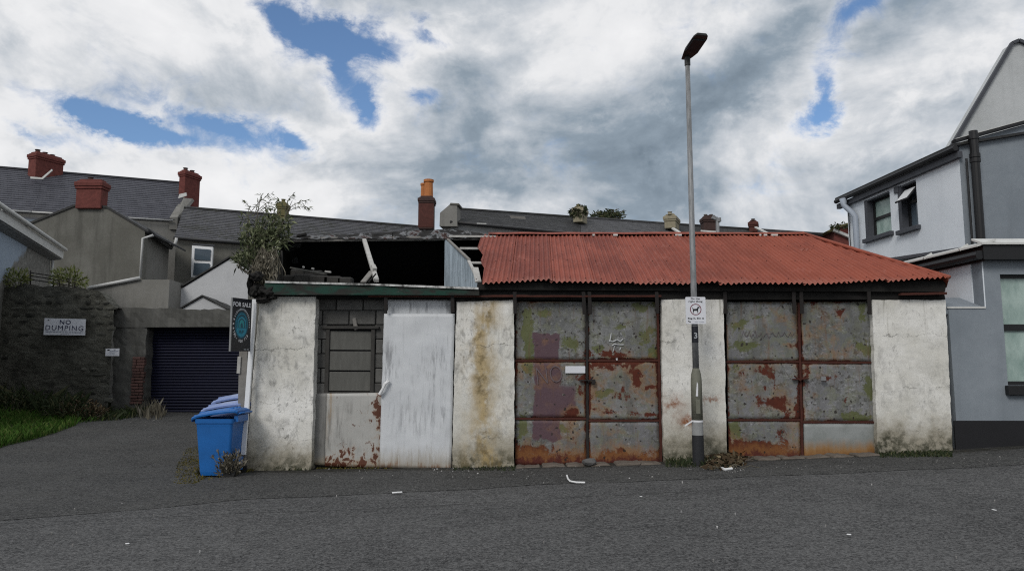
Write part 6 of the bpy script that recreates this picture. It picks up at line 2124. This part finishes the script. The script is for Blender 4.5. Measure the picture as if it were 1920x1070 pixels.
p_ = scatter_px([(1122, 406, 14, 8, 220, 52), (1145, 403, 16, 8, 220, 52), (1162, 404, 10, 7, 60, 52)], -1, 1, 41)
leaves(p_, p_ * 0 + np.array([0, 0, .4]), .30, .12, .4, 42).build('crown', M['leaf_dark'], ft, recalc=False)
weed('chimney_weed', 'green tuft sprouting from the top of the mossy buff chimney', 'weed', P(1088, 400, 38.5), [(1083, 398, 14, 8, 420, 38.5), (1090, 392, 9, 5, 160, 38.5)], -.4, .4, M['leaf_dark'], .18, .08, 43)
weed('roof_weed', 'dark weed tuft on the far red brick house roof edge', 'weed', P(1578, 424, 38.8), [(1576, 424, 20, 4, 160, 38.8)], -.2, .2, M['leaf_dark'], .16, .07, 44, 4)

# grass verge and weeds by the lane -----------------------------------------------------
def inside(poly_, x, y):
    c_ = False
    n = len(poly_)
    for i in range(n):
        x0, y0 = poly_[i]
        x1, y1 = poly_[(i + 1) % n]
        if (y0 > y) != (y1 > y) and x < (x1 - x0) * (y - y0) / (y1 - y0) + x0:
            c_ = not c_
    return c_
def patch(pix, n, seed, fade=.25):
    pg = [tuple(G(u, v)[:2]) for u, v in pix]
    r = random.Random(seed)
    xs, ys = [q[0] for q in pg], [q[1] for q in pg]
    out = []
    tries = 0
    while len(out) < n and tries < n * 60:
        tries += 1
        x, y = r.uniform(min(xs), max(xs)), r.uniform(min(ys), max(ys))
        ok = inside(pg, x, y)
        w_ = mnoise.noise(Vector((x * 1.1, y * 1.1, seed)))
        if ok and r.random() < .55 + .9 * w_ + fade:
            out.append((x, y))
    return np.array(out)
def zs(xy, off=.0): return np.array([gn(x, y) + off for x, y in xy])
gpix = [(-60, 762), (60, 752), (140, 760), (158, 778), (140, 800), (100, 815), (52, 828), (10, 838), (-60, 862)]
xy = patch(gpix, 11000, 5)
structure(blades(xy, zs(xy), .17, .022, .6, 6).build('grass', M['grass'], recalc=False), 'stuff')
pg = [G(u, v) for u, v in gpix]
mb = MB()
cen = sum((q for q in pg), Vector()) / len(pg)
for i in range(len(pg)):
    a, b = pg[i], pg[(i + 1) % len(pg)]
    for k in range(4):
        t0, t1 = k / 4, (k + 1) / 4
        quad = [cen.lerp(a, t0), cen.lerp(b, t0), cen.lerp(b, t1), cen.lerp(a, t1)]
        mb._add([(q.x, q.y, gn(q.x, q.y) + .022 + .03 * (1 - t)) for q, t in zip(quad, (t0, t0, t1, t1))], [(0, 1, 2, 3)])
structure(mb.build('verge_soil', M['soil'], recalc=False))
xy = patch([(-40, 750), (130, 742), (165, 752), (168, 772), (120, 790), (40, 772), (-40, 770)], 1500, 15)
structure(blades(xy, zs(xy), .55, .030, .7, 16).build('undergrowth', M['leaf_dark'], recalc=False), 'stuff')
xy = patch([(150, 755), (262, 762), (268, 782), (215, 790), (160, 792)], 1100, 17)
structure(blades(xy, zs(xy), .22, .030, .9, 18).build('ground_cover', M['leaf_dark'], recalc=False), 'stuff')
for k, (u, v, hh, lab) in enumerate(((22, 775, .55, 'dark weed clump at the left end of the grass verge'), (122, 790, .62, 'tall dark weed clump leaning on the rubble wall below the NO DUMPING sign'), (152, 788, .48, 'brownish weed clump where the grass verge meets the lane'))):
    b0 = G(u, v)
    t = thing('weed_clump', lab, 'weed', b0, 'weed clumps along the lane wall')
    r = np.random.default_rng(50 + k)
    m_ = 420
    a = r.random(m_) * 6.28
    rad = np.sqrt(r.random(m_)) * .55
    p_ = np.column_stack([b0.x + np.cos(a) * rad, b0.y + np.sin(a) * rad * .6, b0.z + r.random(m_) * hh * (1.15 - rad)])
    leaves(p_, np.column_stack([np.cos(a) * .5, np.sin(a) * .5, np.full(m_, .8)]), .16, .035, .4, 60 + k).build('foliage', M['leaf_dark'] if k < 2 else M['dead_leaf'], t, recalc=False)
    mb = MB()
    for j in range(14):
        e = Vector(p_[r.integers(m_)])
        mb.tube([(b0.x + (e.x - b0.x) * .4, b0.y + (e.y - b0.y) * .4, b0.z), e], [.008, .003], 4)
    mb.build('stem', M['dry'], t, recalc=False)
xy = patch([(138, 768), (245, 768), (240, 786), (138, 796)], 1300, 25, .1)
structure(blades(xy, zs(xy), .13, .020, .7, 26).build('grass', M['grass'], recalc=False), 'stuff')
xy = patch([(252, 772), (280, 764), (314, 780), (306, 788), (262, 788)], 240, 19)
structure(blades(xy, zs(xy), .36, .030, .35, 20).build('dry_stalks', M['dry'], recalc=False), 'stuff')
xy = patch([(350, 842), (378, 838), (392, 896), (366, 908), (328, 908), (332, 872)], 3600, 21, .05)
structure(blades(xy, zs(xy), .030, .020, .9, 22).build('moss', M['moss'], recalc=False), 'stuff')
xy = patch([(366, 880), (460, 872), (474, 886), (420, 896), (372, 906)], 700, 23, .3)
structure(blades(xy, zs(xy), .06, .02, .8, 24).build('moss', M['moss'], recalc=False), 'stuff')
bb = G(428, 895)
t = thing('dry_weed', 'grey feathery dry weed at the foot of the blue bin', 'weed', bb)
r = np.random.default_rng(77)
mb = MB()
lp_, ld_ = [], []
for j in range(110):
    a = r.random() * 6.28
    e = Vector((bb.x + .02 + math.cos(a) * r.uniform(.03, .24), bb.y - .03 + math.sin(a) * .08, bb.z + r.uniform(.10, .38)))
    b0 = Vector((bb.x + (e.x - bb.x) * .35, bb.y + (e.y - bb.y) * .4, bb.z))
    mb.tube([b0, b0.lerp(e, .6) + Vector((0, 0, .02)), e], [.006, .005, .003], 4, False)
    for q in range(9):
        lp_.append(b0.lerp(e, .35 + .65 * r.random())[:])
        ld_.append((e - b0).normalized()[:])
mb.build('stem', M['dry'], t, recalc=False)
leaves(np.array(lp_), np.array(ld_), .06, .022, .2, 78).build('foliage', M['dry'], t, recalc=False)

# strip of moss and grit along the foot of the facade, leaf litter by the lamp ------------
def foot_strip(name, u0, u1, va, vb, n, h, w_, mat, seed, ln=.8):
    xy = patch([(u0, va), (u1, va), (u1, vb), (u0, vb)], n, seed, .3)
    structure(blades(xy, zs(xy, .012), h, w_, ln, seed + 1).build(name, mat, recalc=False), 'stuff')
foot_strip('moss', 570, 735, 870, 881, 1100, .03, .025, M['moss'], 81)
foot_strip('moss', 850, 966, 876, 884, 300, .035, .02, M['leaf_dark'], 83)
foot_strip('weeds', 1248, 1368, 866, 878, 420, .09, .016, M['leaf_dark'], 85)
foot_strip('moss', 1650, 1786, 848, 859, 900, .045, .022, M['leaf_dark'], 87)
foot_strip('moss', 470, 582, 872, 884, 600, .05, .03, M['leaf_dark'], 89)
xy = patch([(1318, 862), (1388, 856), (1395, 878), (1330, 886)], 420, 91, .4)
p_ = np.column_stack([xy, zs(xy, .03) + .08 * rng.random(len(xy))])
structure(leaves(p_, np.column_stack([rng.normal(0, 1, (len(xy), 2)), np.full(len(xy), .1)]), .085, .045, .1, 92).build('leaf_litter', M['dead_leaf'], recalc=False), 'stuff')
mb = MB()
for k in range(38):
    u, v = rs_.uniform(1318, 1392), rs_.uniform(860, 884)
    a = G(u, v)
    an = rs_.uniform(0, 6.28)
    L = rs_.uniform(.1, .35)
    mb.tube([a + Vector((0, 0, .03)), a + Vector((math.cos(an) * L * .5, math.sin(an) * L * .2, .07)), a + Vector((math.cos(an) * L, math.sin(an) * L * .3, .04))], .005, 4)
structure(mb.build('twigs', M['dry'], recalc=False), 'stuff')

# crumbs and chips of plaster swept along the wall
xs_ = []
for (u0, u1, va, vb, n) in ((590, 1240, 874, 900, 70), (800, 900, 876, 892, 60), (1240, 1660, 866, 884, 45), (1650, 1900, 850, 872, 25), (1330, 1400, 872, 888, 40), (200, 300, 785, 806, 40), (0, 1900, 905, 1060, 30)):
    for _ in range(n):
        q = G(rs_.uniform(u0, u1), rs_.uniform(va, vb))
        xs_.append((q, rs_.uniform(.003, .008) if rs_.random() < .93 else rs_.uniform(.009, .014)))
mb = MB()
for q, s_ in xs_:
    a = rs_.uniform(0, 6.28)
    v_ = [(q.x + math.cos(a + k * 2.09) * s_ * rs_.uniform(.6, 1.5), q.y + math.sin(a + k * 2.09) * s_, q.z + .020) for k in range(3)]
    mb._add(v_ + [(q.x, q.y, q.z + .022 + s_ * .8), (q.x, q.y, q.z - .01)], [(0, 1, 3), (1, 2, 3), (2, 0, 3), (1, 0, 4), (2, 1, 4), (0, 2, 4)])
structure(mb.build('rubble_chips', M['chips'], recalc=False), 'stuff')

# single bits of litter
def litter(name, label, px, w_, h_=.012, mat='white_scrap'):
    q = [G(u, v) + Vector((0, 0, .02 + h_ / 2)) for u, v in px]
    o = MB()
    if len(q) == 2:
        o.bar(q[0], q[1], w_, h_)
    else:
        o.tube(q, w_ / 2, 6)
    ob = bevel(o.build(name, M[mat], loc=q[0]), .002)
    tag(ob, label, 'litter')
litter('plastic_strip', 'bent white plastic strip lying before the left pair of doors', [(1063, 894), (1065, 901), (1069, 906), (1080, 908.5), (1097, 909)], .024)
litter('white_stick', 'short straight white stick on the road before the white door', [(735, 927), (754, 926)], .035)
litter('paper_scrap', 'small white scrap on the road at the photo\'s bottom left', [(235, 1024), (242, 1023)], .022, .006)
litter('paper_scrap', 'small white scrap on the road far right, below the painted house', [(1861, 959), (1868, 960.5)], .02, .006)
litter('paper_scrap', 'white scrap on the road, right of and nearer than the lamp post', [(1588, 1005), (1596, 1006)], .022, .006)
litter('paper_scrap', 'tiny white scrap on the road between the left doors and lamp post', [(1200.5, 934.5), (1203.5, 935)], .02, .006)
litter('plastic_scrap', 'crumpled pale plastic scrap among the leaves right of the lamp foot', [(1352, 881), (1360, 884), (1372, 882)], .05)
st_ = G(1104, 872)
bm = bmesh.new()
bmesh.ops.create_icosphere(bm, subdivisions=2, radius=1.0)
for q in bm.verts:
    k_ = 1 + .25 * mnoise.noise(q.co * 1.5)
    q.co = Vector((q.co.x * .115 * k_, q.co.y * .07 * k_, q.co.z * .055 * k_))
me = bpy.data.meshes.new('loose_stone')
bm.to_mesh(me)
bm.free()
me.materials.append(M['loose_stone'])
o = bpy.data.objects.new('loose_stone', me)
col.objects.link(o)
o.location = (st_.x, 11.05, gn(st_.x, 11.05) + .075)
tag(o, 'flat grey stone wedged at the foot of the left pair of doors', 'stone')
